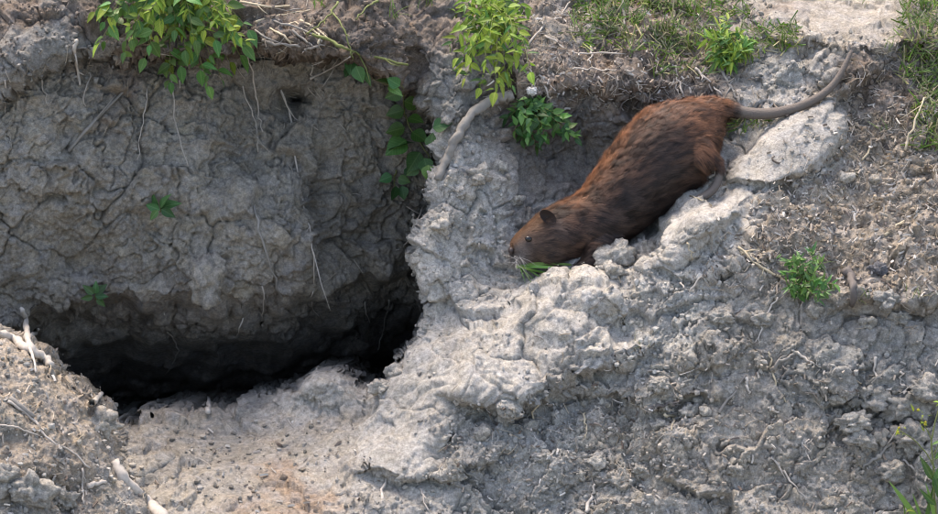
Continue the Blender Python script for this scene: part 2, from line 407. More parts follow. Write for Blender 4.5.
def sheet(name, us, vs, wf, disp, colours, sd=None, skirt=1.7, seed=0):
    u, v = np.meshgrid(us, vs)
    w = wf(u, v)
    P = pix(u, v, w)
    du = np.gradient(P, axis=1); dv = np.gradient(P, axis=0)
    n = np.cross(dv, du); n /= np.linalg.norm(n, axis=2)[..., None] + 1e-12
    flip = (n @ CF) > 0
    n[flip] *= -1
    flat = P.reshape(-1, 3)
    d = disp(flat, u.ravel(), v.ravel())
    out = flat + n.reshape(-1, 3) * d[:, None]
    # even out the strongly stretched steps
    G3 = out.reshape(u.shape + (3,)).copy()
    nom = 1.6 * S * np.maximum(np.gradient(us)[None, :], np.gradient(vs)[:, None])
    for _ in range(10):
        av = (G3[:-2, 1:-1] + G3[2:, 1:-1] + G3[1:-1, :-2] + G3[1:-1, 2:]) / 4
        ln = np.maximum(np.linalg.norm(G3[2:, 1:-1] - G3[:-2, 1:-1], axis=2), np.linalg.norm(G3[1:-1, 2:] - G3[1:-1, :-2], axis=2)) * .5
        k = sstep(2.2, 5.0, ln / nom[1:-1, 1:-1])[..., None] * .7
        G3[1:-1, 1:-1] = G3[1:-1, 1:-1] * (1 - k) + av * k
    out = G3.reshape(-1, 3)
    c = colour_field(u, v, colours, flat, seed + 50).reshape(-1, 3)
    if name == 'earth_bank':           # the dried crust of the raised clay plates
        wn = fbm(flat, 30, 3, 33) * 9
        for k, tone_ in ((0, 1.0), (1, 1.0), (2, .98), (3, .95), (4, .97), (5, .85), (6, .85)):
            f = sstep(-3, 5, sdf_poly(u, v, LOBES[k][0]).ravel() + wn * (.35 if k == 4 else 1))[:, None] * .85
            c = c * (1 - f) + PALE * tone_ * f
    H, W = u.shape
    idx = np.arange(H * W).reshape(H, W)
    quads = np.stack([idx[1:, :-1], idx[1:, 1:], idx[:-1, 1:], idx[:-1, :-1]], -1).reshape(-1, 4)
    if sd is not None:
        s = sd(u, v, flat).ravel()
        keep = (s[quads] < 0).all(1)
        quads = quads[keep]
        # boundary edges along the cut are carried back into the bank
        e = np.concatenate([quads[:, [0, 1]], quads[:, [1, 2]], quads[:, [2, 3]], quads[:, [3, 0]]])
        key = np.sort(e, 1); key = key[:, 0].astype(np.int64) * (H * W) + key[:, 1]
        _, inv, cnt = np.unique(key, return_inverse=True, return_counts=True)
        be = e[cnt[inv] == 1]
        r, cc = be // W, be % W
        border = ((r == 0) | (r == H - 1) | (cc == 0) | (cc == W - 1)).any(1)
        be = be[~border]
        bv = np.unique(be)
        remap = np.full(H * W, -1); remap[bv] = np.arange(len(bv))
        rings = 22
        prev = bv
        base = len(out)
        add, addc, aq = [], [], []
        rel = remap[be]
        for k in range(1, rings + 1):
            q = out[bv] + CF * (skirt * (k / rings) ** 1.3)
            q = q + np.stack([perlin(q * 18 + 7, 90), perlin(q * 18 + 7, 91) * .3, perlin(q * 18, 92)], 1) * .018 * min(1, k / 3)
            add.append(q); addc.append(c[bv])
            now = base + (k - 1) * len(bv) + np.arange(len(bv))
            aq.append(np.stack([be[:, 1] if k == 1 else prev[rel[:, 1]], be[:, 0] if k == 1 else prev[rel[:, 0]], now[rel[:, 0]], now[rel[:, 1]]], 1))
            prev = now
        out = np.concatenate([out] + add); c = np.concatenate([c] + addc)
        quads = np.concatenate([quads] + aq)
        used = np.unique(quads)
        rm = np.zeros(len(out), np.int64); rm[used] = np.arange(len(used))
        out, c, quads = out[used], c[used], rm[quads]
    me = quad_mesh(name, out, quads, True, c)
    splat(out)
    return me

def front_w(u, v):
    q = pix(u, v, np.zeros(u.shape)).reshape(-1, 3)
    n = (fbm(q, 14, 3, 5) * 10).reshape(u.shape)
    w = front(u, v)
    for pts, h, up in LEDGES: w = w + ledge(u, v, pts, h, up, n)
    w = w + bumps(u, v, BUMPS)
    for poly, h, r, (fa, fb) in LOBES:
        s = sdf_poly(u, v, poly) + n * (.2 if h == .032 else .5)
        w = w - h * np.sqrt(np.clip(1 - (1 - np.clip(s / r, 0, 1)) ** 2, 0, 1)) * (1 - sstep(fa, fb, v))
    s = sdf_poly(u, v, HOLLOW)
    return w + .05 * np.clip(1 + s / 16, 0, 1.5) ** 2

def front_sd(u, v, P):
    return sdf_poly(u, v, HOLLOW) + (fbm(P, 22, 3, 31) * 7).reshape(u.shape)

def zone(u, v, lst):
    o = np.zeros(u.shape)
    for x, y, rx, ry in lst: o = np.maximum(o, np.exp(-(((u - x) / rx) ** 2 + ((v - y) / ry) ** 2)))
    return o

def front_disp(P, u, v):
    pale = np.clip(zone(u, v, [(440, 250, 70, 110), (560, 310, 120, 50), (690, 225, 80, 35), (430, 400, 90, 70), (785, 145, 60, 40), (830, 20, 80, 25), (320, 380, 40, 20)]), 0, 1)
    lum = zone(u, v, [(450, 190, 60, 90), (510, 425, 60, 35), (880, 420, 60, 45), (700, 310, 110, 50), (570, 110, 90, 60), (350, 50, 120, 40), (880, 90, 70, 40)])
    floor = zone(u, v, [(280, 460, 140, 60)])
    smooth = zone(u, v, [(785, 143, 62, 42), (830, 20, 90, 26), (690, 222, 55, 32), (575, 300, 55, 30), (420, 400, 60, 55), (500, 340, 70, 30), (322, 384, 45, 20), (850, 200, 80, 60), (470, 370, 60, 40), (450, 250, 30, 40)])
    rest = (1 - .85 * floor) * (1 - .75 * smooth)
    big = (1 - .85 * floor) * (1 - .40 * smooth)
    rest = rest * (1 - .35 * zone(u, v, [(720, 440, 200, 70)]))
    w1 = np.stack([fbm(P, 9, 3, 71), fbm(P, 9, 3, 74), fbm(P, 9, 3, 77)], 1) * .035
    w2 = np.stack([fbm(P, 40, 2, 81), fbm(P, 40, 2, 84), fbm(P, 40, 2, 87)], 1) * .008
    patch = sstep(-.25, .35, fbm(P, 6, 2, 95))
    d = fbm(P, 6, 3, 1) * .018 * rest + fbm(P, 24, 3, 11, .5) * (.006 - .003 * floor) * (1 - .4 * pale)
    h, gap = facets(P + w1, 8, 3)
    d += (h * .22 - sstep(.05, 0, gap) * .010 * patch * (1 - .8 * zone(u, v, [(760, 420, 240, 110)]))) * big
    h, gap = facets(P + w1 + w2, 19, 4)
    d += (h * .30 - sstep(.07, 0, gap) * .006 * (1 - patch)) * (rest * .5 + big * .5) * (.45 + .55 * np.maximum(lum, 1 - patch))
    h, gap = facets(P + w1 * .5 + w2, 44, 5)
    d += h * .34 * rest * np.clip(.18 + .8 * lum + .3 * patch - .5 * pale, 0, 1)
    h, gap = facets(P + w2, 95, 6)
    d += h * .34 * np.clip(.25 + .5 * lum - .25 * pale, .05, 1) * (1 - .5 * floor) * (1 - .4 * smooth)
    d += fbm(P, 90, 3, 21, .65) * (.0016 + .0016 * lum) * (1 - .4 * floor) * (1 - .35 * pale)
    # short open cracks
    d += -sstep(.10, .0, np.abs(fbm(P * np.array([1, 1, 1.5]), 16, 3, 89))) * .007 * sstep(.05, .35, perlin(P * 7, 94)) * rest
    dusty = zone(u, v, [(740, 430, 220, 90), (860, 210, 110, 70), (560, 460, 100, 40)])
    d += fbm(P, 55, 4, 25, .7) * .0035 * dusty
    d = d * (1 - .72 * sstep(-4, 8, sdf_poly(u, v, LOBES[4][0]))) * (1 - .5 * zone(u, v, [(830, 18, 80, 24)]))
    # strata dipping across the ridge
    a = P[:, 0] * .55 - P[:, 2] * .83
    st = np.stack([P[:, 0] * 5, P[:, 1] * 5, a * 42 + perlin(P * 9, 61) * 1.4], 1)
    d += (np.abs(perlin(st, 62)) - .25) * .016 * zone(u, v, [(430, 400, 80, 70), (560, 340, 90, 40)])
    return d

def wall_w(u, v):
    q = pix(u, v, np.zeros(u.shape)).reshape(-1, 3)
    n = (fbm(q, 12, 3, 45) * 14).reshape(u.shape)
    w = wallf(u, v)
    lip = np.interp(u, [-300, 0, 40, 90, 130, 180, 220, 300, 350, 400, 500], [345, 330, 318, 300, 294, 297, 301, 294, 284, 268, 250]) + n
    t = np.clip(v - lip, 0, None)
    w = w + .07 * sstep(0, 12, t) + 0.85 * np.clip(t / 118, 0, 1.15) ** 1.5
    w = w + bumps(u, v, [(206, 280, 17, 22, 0, .035), (290, 225, 45, 35, -20, .025), (120, 190, 60, 30, 0, .02), (296, 101, 10, 8, 0, -.24), (20, 170, 40, 40, 0, .02),
                         (240, 160, 25, 40, 20, -.02), (330, 200, 12, 70, 0, -.025), (375, 250, 30, 40, 0, .02), (70, 255, 40, 25, 30, -.03), (355, 130, 30, 30, 0, .02)])
    return w

def wall_disp(P, u, v):
    w1 = np.stack([fbm(P, 9, 3, 171), fbm(P, 9, 3, 174), fbm(P, 9, 3, 177)], 1) * .035
    w2 = np.stack([fbm(P, 40, 2, 181), fbm(P, 40, 2, 184), fbm(P, 40, 2, 187)], 1) * .009
    patch = sstep(-.25, .35, fbm(P, 5, 2, 195))
    d = fbm(P, 5, 3, 101) * .026 + fbm(P, 20, 4, 111, .55) * .009
    h, gap = facets(P + w1, 8, 103)
    d += h * .20 - sstep(.05, 0, gap) * .012 * patch
    h, gap = facets(P + w1 + w2, 20, 104)
    d += h * .22 - sstep(.06, 0, gap) * .006 * (1 - patch)
    h, gap = facets(P + w1 * .5 + w2, 46, 105)
    d += h * .28 * (.25 + .6 * patch)
    h, gap = facets(P + w2, 95, 106)
    d += h * .3 * (.3 + .5 * (1 - patch))
    d += fbm(P, 90, 3, 121, .65) * .0026
    d += -sstep(.06, .0, np.abs(fbm(P, 13, 3, 189))) * .009 * sstep(0, .3, perlin(P * 6, 194))
    st = np.stack([P[:, 0] * 5, P[:, 1] * 5, P[:, 2] * 26 + perlin(P * 7, 161) * 1.2], 1)
    d += perlin(st, 162) * .007
    return d * (1 - .6 * sstep(315, 350, v))

def mound_w(u, v):
    s = sdf_poly(u, v, MOUND)
    return moundf(u, v) + .06 * np.clip(1 - s / 18, 0, 1.5) ** 2 + bumps(u, v, [(40, 470, 30, 20, 0, .02), (100, 440, 20, 14, 30, .012), (15, 440, 25, 12, 0, -.02), (70, 500, 20, 12, 0, -.02)])

def mound_sd(u, v, P):
    return -sdf_poly(u, v, MOUND) + (fbm(P, 26, 3, 231) * 5).reshape(u.shape)

def mound_disp(P, u, v):
    d = fbm(P, 8, 3, 201) * .012 + fbm(P, 26, 4, 211, .55) * .007
    f1, f2, ci = worley(P, 26, 203)
    low = zone(u, v, [(40, 480, 80, 40)])
    d += ((ci - .5) * .012 + (.5 - f1) * .01) * low
    f1, f2, ci = worley(P, 60, 204)
    d += (.45 - f1) * .006
    d += fbm(P, 95, 3, 221, .6, True) * .0025
    return d

STEP = 1.2
me = sheet('earth_bank', axis(-520, 1460, -30, 968, STEP), axis(-330, 920, -24, 538, STEP), front_w, front_disp, FRONT_COL, front_sd, seed=1)
bank = link('earth_bank', me, M_SOIL, kind='structure', label='grey clay river bank with pale crumbly ridge running down to the burrow')
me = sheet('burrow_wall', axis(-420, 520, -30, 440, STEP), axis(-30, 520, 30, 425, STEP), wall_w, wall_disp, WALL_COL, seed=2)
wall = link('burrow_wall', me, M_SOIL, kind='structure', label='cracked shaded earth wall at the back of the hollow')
me = sheet('earth_mound', axis(-290, 230, -30, 165, STEP), axis(290, 880, 300, 538, STEP), mound_w, mound_disp, MOUND_COL, mound_sd, skirt=.3, seed=3)
mound = link('earth_mound', me, M_SOIL, kind='structure', label='mound of dug earth at the lower left in front of the burrow')

# the low ground in front of the bank, out of the picture
gm, gt, gb = mat('river_flat'); gb.inputs['Base Color'].default_value = (.16, .14, .11, 1); gb.inputs['Roughness'].default_value = .9
gz = -1.2
me = quad_mesh('ground', [(-60, -60, gz), (60, -60, gz), (60, 60, gz), (-60, 60, gz)], [[0, 1, 2, 3]])
link('ground', me, gm, kind='structure')

# fill gaps in the surface map
for _ in range(4):
    bad = zbuf > 8
    if not bad.any(): break
    p = np.pad(zbuf, 1, mode='edge')
    st = np.stack([p[1 + a:BH + 1 + a, 1 + b:BW + 1 + b] for a in (-1, 0, 1) for b in (-1, 0, 1)])
    zbuf = np.where(bad, st.min(0), zbuf)

def surf(px, py):
    i = np.clip(np.round((np.asarray(px, float) - BX0) / BSTEP).astype(int), 0, BW - 1)
    j = np.clip(np.round((np.asarray(py, float) - BY0) / BSTEP).astype(int), 0, BH - 1)
    return zbuf[j, i]

def on(px, py, lift=0.0):
    """point on the visible earth under a photo pixel, lifted towards the viewer"""
    return pix(px, py, surf(px, py) - lift)

def normal(px, py, r=5):
    a = on(np.asarray(px) + r, py) - on(np.asarray(px) - r, py)
    b = on(px, np.asarray(py) - r) - on(px, np.asarray(py) + r)
    n = np.cross(a, b); n /= np.linalg.norm(n, axis=-1, keepdims=True) + 1e-12
    s = np.where((n @ CF) > 0, -1.0, 1.0)
    return n * s[..., None]
#@@OBJECTS@@
# ------------------------------------------------------------------ shared shapes
def tube_arrays(pts, rad, sides=6, rough=0.0, seed=0, cap=True):
    pts = np.asarray(pts, float); rad = np.asarray(rad, float)
    n = len(pts)
    t = np.gradient(pts, axis=0); t /= np.linalg.norm(t, axis=1)[:, None] + 1e-12
    ref = np.array([0.31, -0.9, 0.2])
    a = np.cross(t, ref); a /= np.linalg.norm(a, axis=1)[:, None] + 1e-9
    b = np.cross(t, a)
    r = np.random.default_rng(seed)
    V, Fc = [], []
    for i in range(n):
        for k in range(sides):
            th = 2 * math.pi * k / sides
            rr = rad[i] * (1 + rough * r.uniform(-1, 1))
            V.append(pts[i] + rr * (math.cos(th) * a[i] + math.sin(th) * b[i]))
    for i in range(n - 1):
        for k in range(sides):
            k2 = (k + 1) % sides
            Fc.append((i * sides + k, i * sides + k2, (i + 1) * sides + k2, (i + 1) * sides + k))
    if cap:
        Fc.append(tuple(range(sides - 1, -1, -1)))
        Fc.append(tuple((n - 1) * sides + k for k in range(sides)))
    return V, Fc

def smooth_line(pts, sub=4, wob=0.0, seed=0):
    """Catmull-Rom through points, with a little wander"""
    p = np.asarray(pts, float)
    if len(p) < 2: return p
    q = np.vstack([2 * p[0] - p[1], p, 2 * p[-1] - p[-2]])
    out = []
    for i in range(1, len(q) - 2):
        for k in range(sub):
            t = k / sub
            out.append(.5 * (2 * q[i] + (q[i+1] - q[i-1]) * t + (2*q[i-1] - 5*q[i] + 4*q[i+1] - q[i+2]) * t*t + (-q[i-1] + 3*q[i] - 3*q[i+1] + q[i+2]) * t**3))
    out.append(q[-2])
    out = np.array(out)
    if wob:
        r = np.random.default_rng(seed)
        out[1:-1] += r.normal(size=(len(out) - 2, 3)) * wob
    return out

def simple_mat(name, c, rough=.8, var=.25, scale=120, trans=0.0, spec=.3, objvar=0.0, tint2=None, rib=False):
    m, t, b = mat(name)
    N, L = t.nodes, t.links
    tc = N.new('ShaderNodeTexCoord')
    n = N.new('ShaderNodeTexNoise'); n.inputs['Scale'].default_value = scale; n.inputs['Detail'].default_value = 4
    L.new(tc.outputs['Object'], n.inputs['Vector'])
    mx = N.new('ShaderNodeMix'); mx.data_type = 'RGBA'
    L.new(n.outputs[0], mx.inputs['Factor'])
    c2 = tint2 if tint2 else c
    mx.inputs['A'].default_value = tuple(x * (1 - var) for x in c) + (1,)
    mx.inputs['B'].default_value = tuple(min(1, x * (1 + var)) for x in c2) + (1,)
    out = mx.outputs['Result']
    if rib:
        n.inputs['Scale'].default_value = 5
        sp_ = N.new('ShaderNodeSeparateXYZ'); L.new(tc.outputs['Object'], sp_.inputs[0])
        ab = N.new('ShaderNodeMath'); ab.operation = 'ABSOLUTE'; L.new(sp_.outputs[0], ab.inputs[0])
        # side veins: fold |x| into y, repeat
        ad = N.new('ShaderNodeMath'); ad.operation = 'MULTIPLY_ADD'; L.new(ab.outputs[0], ad.inputs[0]); ad.inputs[1].default_value = -.8; L.new(sp_.outputs[1], ad.inputs[2])
        sn = N.new('ShaderNodeMath'); sn.operation = 'SINE'
        ml = N.new('ShaderNodeMath'); ml.operation = 'MULTIPLY'; ml.inputs[1].default_value = 50; L.new(ad.outputs[0], ml.inputs[0]); L.new(ml.outputs[0], sn.inputs[0])
        v1 = N.new('ShaderNodeMapRange'); v1.inputs[1].default_value = .55; v1.inputs[2].default_value = 1; v1.inputs[3].default_value = 0; v1.inputs[4].default_value = .22; L.new(sn.outputs[0], v1.inputs[0])
        v2 = N.new('ShaderNodeMapRange'); v2.inputs[1].default_value = .035; v2.inputs[2].default_value = .01; v2.inputs[3].default_value = 0; v2.inputs[4].default_value = .5; L.new(ab.outputs[0], v2.inputs[0])
        vm = N.new('ShaderNodeMath'); vm.operation = 'MAXIMUM'; L.new(v1.outputs[0], vm.inputs[0]); L.new(v2.outputs[0], vm.inputs[1])
        m2 = N.new('ShaderNodeMix'); m2.data_type = 'RGBA'; L.new(vm.outputs[0], m2.inputs['Factor']); L.new(out, m2.inputs['A'])
        m2.inputs['B'].default_value = (min(1, c[0] * 2.2 + .05), min(1, c[1] * 1.6 + .05), min(1, c[2] * 2 + .03), 1)
        out = m2.outputs['Result']
    if objvar:
        oi = N.new('ShaderNodeObjectInfo')
        hs = N.new('ShaderNodeHueSaturation')
        for sock, lo, hi in (('Value', 1 - objvar, 1 + objvar), ('Hue', .5 - objvar * .06, .5 + objvar * .05)):
            mr = N.new('ShaderNodeMapRange'); mr.inputs[3].default_value = lo; mr.inputs[4].default_value = hi
            if sock == 'Hue':
                w = N.new('ShaderNodeMath'); w.operation = 'FRACT'
                x = N.new('ShaderNodeMath'); x.operation = 'MULTIPLY'; x.inputs[1].default_value = 7.31
                L.new(oi.outputs['Random'], x.inputs[0]); L.new(x.outputs[0], w.inputs[0]); L.new(w.outputs[0], mr.inputs[0])
            else:
                L.new(oi.outputs['Random'], mr.inputs[0])
            L.new(mr.outputs[0], hs.inputs[sock])
        L.new(out, hs.inputs['Color']); out = hs.outputs[0]
    L.new(out, b.inputs['Base Color'])
    b.inputs['Roughness'].default_value = rough
    b.inputs['Specular IOR Level'].default_value = spec
    bp = N.new('ShaderNodeBump'); bp.inputs['Strength'].default_value = .4; bp.inputs['Distance'].default_value = .001
    L.new(n.outputs[0], bp.inputs['Height']); L.new(bp.outputs[0], b.inputs['Normal'])
    if trans:
        tr = N.new('ShaderNodeBsdfTranslucent'); L.new(out, tr.inputs['Color'])
        ms = N.new('ShaderNodeMixShader'); ms.inputs[0].default_value = trans
        L.new(b.outputs[0], ms.inputs[1]); L.new(tr.outputs[0], ms.inputs[2])
        L.new(ms.outputs[0], N['Material Output'].inputs['Surface'])
    return m

M_ROOT = simple_mat('root_bark', (.40, .36, .31), .85, .35)
M_PALE = simple_mat('bleached_root', (.45, .41, .355), .85, .4)
M_GREYWOOD = simple_mat('grey_wood', (.22, .205, .18), .85, .3)
M_STRAW = simple_mat('dry_straw', (.46, .39, .27), .8, .25)
M_DARKWOOD = simple_mat('dark_wood', (.12, .105, .095), .8, .3)
M_LEAF = simple_mat('leaf_green', (.075, .19, .04), .45, .35, 60, .4, .4, .4, rib=True)
M_LEAFY = simple_mat('leaf_yellow_green', (.185, .29, .035), .5, .35, 60, .4, .3, .35, rib=True)
M_LEAFD = simple_mat('leaf_dark_green', (.045, .125, .035), .5, .35, 60, .3, .35, .4, rib=True)
M_STEM = simple_mat('plant_stem', (.14, .16, .05), .7, .25)
M_BLADE = simple_mat('grass_blade', (.12, .22, .045), .55, .25, 60, .3, .3, .5)
M_DRYB = simple_mat('dry_blade', (.33, .30, .17), .7, .25, 60, .2, .2, .4)
M_FLOWER = simple_mat('yellow_bud', (.42, .36, .04), .6, .2, 60, .2)

def leaf_mesh(name, length=1.0, width=.5, fold=.18, curl=.2, tip=1.4, ny=7, m=None, wavy=0.0, seed=0):
    """pointed leaf along +Y, face +Z, with a folded midrib"""
    r = np.random.default_rng(seed)
    V, Fc = [], []
    for i in range(ny):
        t = i / (ny - 1)
        hw = width * .5 * (math.sin(math.pi * t ** .75) ** .9) * (1 - .25 * t ** tip) if 0 < t < 1 else 0.012 * width
        z = -curl * t * t * length
        for k, s in enumerate((-1, -.5, 0, .5, 1)):
            V.append((hw * s, t * length, z + abs(s) * hw * fold * 2 + wavy * math.sin(7 * t + s * 2 + seed) * hw + r.uniform(-1, 1) * .01 * length))
    for i in range(ny - 1):
        for k in range(4):
            a = i * 5 + k
            Fc.append((a, a + 1, a + 6, a + 5))
    me = mesh_list(name, V, Fc, True)
    me.materials.append(m)
    return me

def blade_mesh(name, m, bend=.5, width=.05, seed=0):
    V, Fc = [], []
    n = 7
    for i in range(n):
        t = i / (n - 1)
        ang = bend * t * 1.6
        y = math.sin(ang) / (bend * 1.6) if bend else 0
        z = (1 - math.cos(ang)) / (bend * 1.6)
        y, z = math.sin(ang) / (bend * 1.6), -(1 - math.cos(ang)) / (bend * 1.6)
        hw = width * .5 * (1 - t ** 2.2) + .002
        V += [(-hw, y, z + hw * .4), (0, y, z), (hw, y, z + hw * .4)]
    for i in range(n - 1):
        for k in range(2):
            a = i * 3 + k
            Fc.append((a, a + 1, a + 4, a + 3))
    me = mesh_list(name, V, Fc, True); me.materials.append(m)
    return me

def frame(loc, ydir, zhint, size):
    y = Vector(ydir).normalized()
    z = Vector(zhint); z = (z - y * z.dot(y))
    if z.length < 1e-5: z = Vector((0, 0, 1)) - y * y.z
    z.normalize(); x = y.cross(z)
    if isinstance(size, (int, float)): size = (size, size, size)
    M = Matrix.Identity(4)
    for i in range(3):
        M[i][0] = x[i] * size[0]; M[i][1] = y[i] * size[1]; M[i][2] = z[i] * size[2]; M[i][3] = loc[i]
    return M

def place(name, me, M, parent):
    o = bpy.data.objects.new(name, me); col.objects.link(o)
    o.parent = parent
    top = parent.parent or parent
    o.matrix_basis = Matrix.Translation(-top.location) @ M
    return o

def root_empty(name, loc, label, cat, group=None):
    e = bpy.data.objects.new(name, None); col.objects.link(e)
    e.location = loc; e.empty_display_size = .02
    e['label'] = label; e['category'] = cat
    if group: e['group'] = group
    return e

def world_tube(name, pts, rad, m, parent=None, sides=6, rough=.12, seed=0, **kw):
    V, Fc = tube_arrays(pts, rad, sides, rough, seed)
    V = np.array(V)
    base = np.array(parent.location) if parent is not None else np.array(pts[0])
    me = mesh_list(name, V - base, Fc, True)
    o = link(name, me, m, parent, **kw)
    if parent is None:
        o.location = base
    return o

# ------------------------------------------------------------------ roots, twigs and straws
def strand(name, pxs, r, m, label, cat, group=None, lift=.004, sub=4, wob=.0012, taper=.6, parent=None, seed=None, rough=.15, sides=6, fork=True):
    """a root or twig lying on / hanging in front of the earth along a line of photo points (px, py[, extra lift])"""
    seed = seed if seed is not None else int(pxs[0][0] * 7 + pxs[0][1])
    a = []
    for p in pxs:
        a.append(on(p[0], p[1], lift + (p[2] if len(p) > 2 else 0)))
    # between two points keep to the depth of the ends (a stiff stem does not follow every hollow)
    line = smooth_line(a, sub, wob, seed)
    n = len(line)
    rr = np.random.default_rng(seed)
    rad = r * S * np.linspace(1, taper, n) * (rr.uniform(.78, 1.2, n) if r < 2.6 else rr.uniform(.92, 1.08, n))
    if fork and parent is None and r < 2.6 and n > 8:
        V, Fc = tube_arrays(line, rad, sides, rough, seed)
        for _ in range(rr.integers(1, 3)):
            i = int(rr.integers(2, n - 2)); t = line[i + 1] - line[i - 1]; L_ = np.linalg.norm(line[-1] - line[0]) * rr.uniform(.12, .3)
            d = t / (np.linalg.norm(t) + 1e-9) + rr.normal(size=3) * .6
            d -= CF * max(0, d @ CF); d /= np.linalg.norm(d) + 1e-9
            br = np.array([line[i], line[i] + d * L_ * .5 + rr.normal(size=3) * .001, line[i] + d * L_ + rr.normal(size=3) * .003])
            v2, f2 = tube_arrays(br, [rad[i] * .65, rad[i] * .5, rad[i] * .25], 5, .1, seed + 1)
            o_ = len(V); V = list(V) + list(v2); Fc = list(Fc) + [tuple(q + o_ for q in f) for f in f2]
        o = link(name, mesh_list(name, np.array(V) - line[0], Fc, True), m, label=label, cat=cat, group=group)
        o.location = line[0]
        return o
    return world_tube(name, line, rad, m, parent, sides=sides, rough=rough, seed=seed, **({} if parent is not None else dict(label=label, cat=cat, group=group)))

HG = 'thin roots hanging in the hollow'
for i, (pts, r, m, lab) in enumerate([
    ([(170, 62), (172, 92), (179, 140), (188, 166)], .9, M_ROOT, 'thin straight root hanging below the middle of the big leafy plant'),
    ([(247, 52), (256, 90), (258, 112), (263, 132)], .9, M_ROOT, 'thin root hanging from the rim at the right end of the big leafy plant'),
    ([(281, 92), (291, 118), (296, 160), (303, 205), (313, 248), (314, 284)], 1.2, M_ROOT, 'longest kinked pale root hanging down the back wall of the hollow'),
    ([(254, 206), (262, 238), (274, 280), (286, 309)], 1.5, M_GREYWOOD, 'straight pale stem leaning on the wall above the dark burrow'),
    ([(164, 313), (169, 333), (178, 347), (174, 362), (165, 375)], 1.0, M_ROOT, 'bent root dangling into the dark burrow on the left'),
    ([(389, 300), (386, 318), (381, 336), (378, 350)], 1.1, M_ROOT, 'small root dangling into the burrow at its right edge'),
    ([(243, 318), (239, 332), (233, 345)], .9, M_ROOT, 'short root dangling into the middle of the dark burrow'),
    ([(262, 286), (264, 302), (263, 320)], .8, M_ROOT, 'short fine root below the tip of the straight pale stem'),
    ([(365, 302), (366, 312), (370, 323)], .8, M_ROOT, 'tiny root stub at the lip above the burrow, near its right edge'),
    ([(147, 88), (145, 110), (140, 135), (137, 160)], .8, M_ROOT, 'faint fine root on the wall below the diagonal twig'),
    ([(42, 74), (44, 92), (47, 104)], .9, M_ROOT, 'short fine root under the rim at the far left'),
    ([(86, 66), (90, 76), (85, 90), (86, 106)], .9, M_ROOT, 'wavy fine root beside the white root stub under the rim'),
    ([(243, 86), (250, 110), (256, 128), (258, 152)], .7, M_ROOT, 'fine root between the leafy plant and the small hole in the wall'),
    ([(312, 65), (312, 76), (318, 79)], .8, M_ROOT, 'short hooked root under the rim right of the dry stems'),
    ([(281, 90), (296, 118), (318, 130)], .8, M_ROOT, 'fine root crossing the small hole in the wall'),
    ([(424, 205), (416, 225), (405, 246), (396, 250)], .9, M_ROOT, 'fine forked root on the left edge of the pale spur'),
    ([(313, 292), (312, 305), (320, 318)], .7, M_ROOT, 'hair-thin root at the burrow lip under the long kinked root'),
    ([(5, 80), (6, 110), (12, 150)], .7, M_ROOT, 'hair-thin root on the wall by the left picture edge'),
    ([(180, 20, .05), (181, 70, .03), (180, 88)], .8, M_ROOT, 'hair-thin root coming straight out of the big leafy plant'),
]):
    strand('hanging_root', pts, r, m, lab, 'root', HG, lift=.006, wob=.002, fork=i in (2, 15))

strand('twig', [(69, 151), (90, 126), (112, 103), (147, 70)], 1.8, M_GREYWOOD, 'straight grey twig leaning diagonally on the back wall of the hollow', 'twig', lift=.008, wob=.0008)
strand('root_stub', [(76, 40), (75, 52), (77, 68), (80, 85)], 2.0, M_PALE, 'pale pinkish root stub hanging under the rim left of the leafy plant', 'root', lift=.008)
tr = strand('thick_root', [(512, 96, .02), (492, 101, .03), (472, 114, .03), (459, 133, .02), (448, 156, .015), (438, 180, .0)], 5.4, M_GREYWOOD, 'thick bent grey root arching over the pale spur below the yellow-green plant', 'root', lift=.004, wob=.0015, taper=.8, sides=10, sub=7, rough=.16)

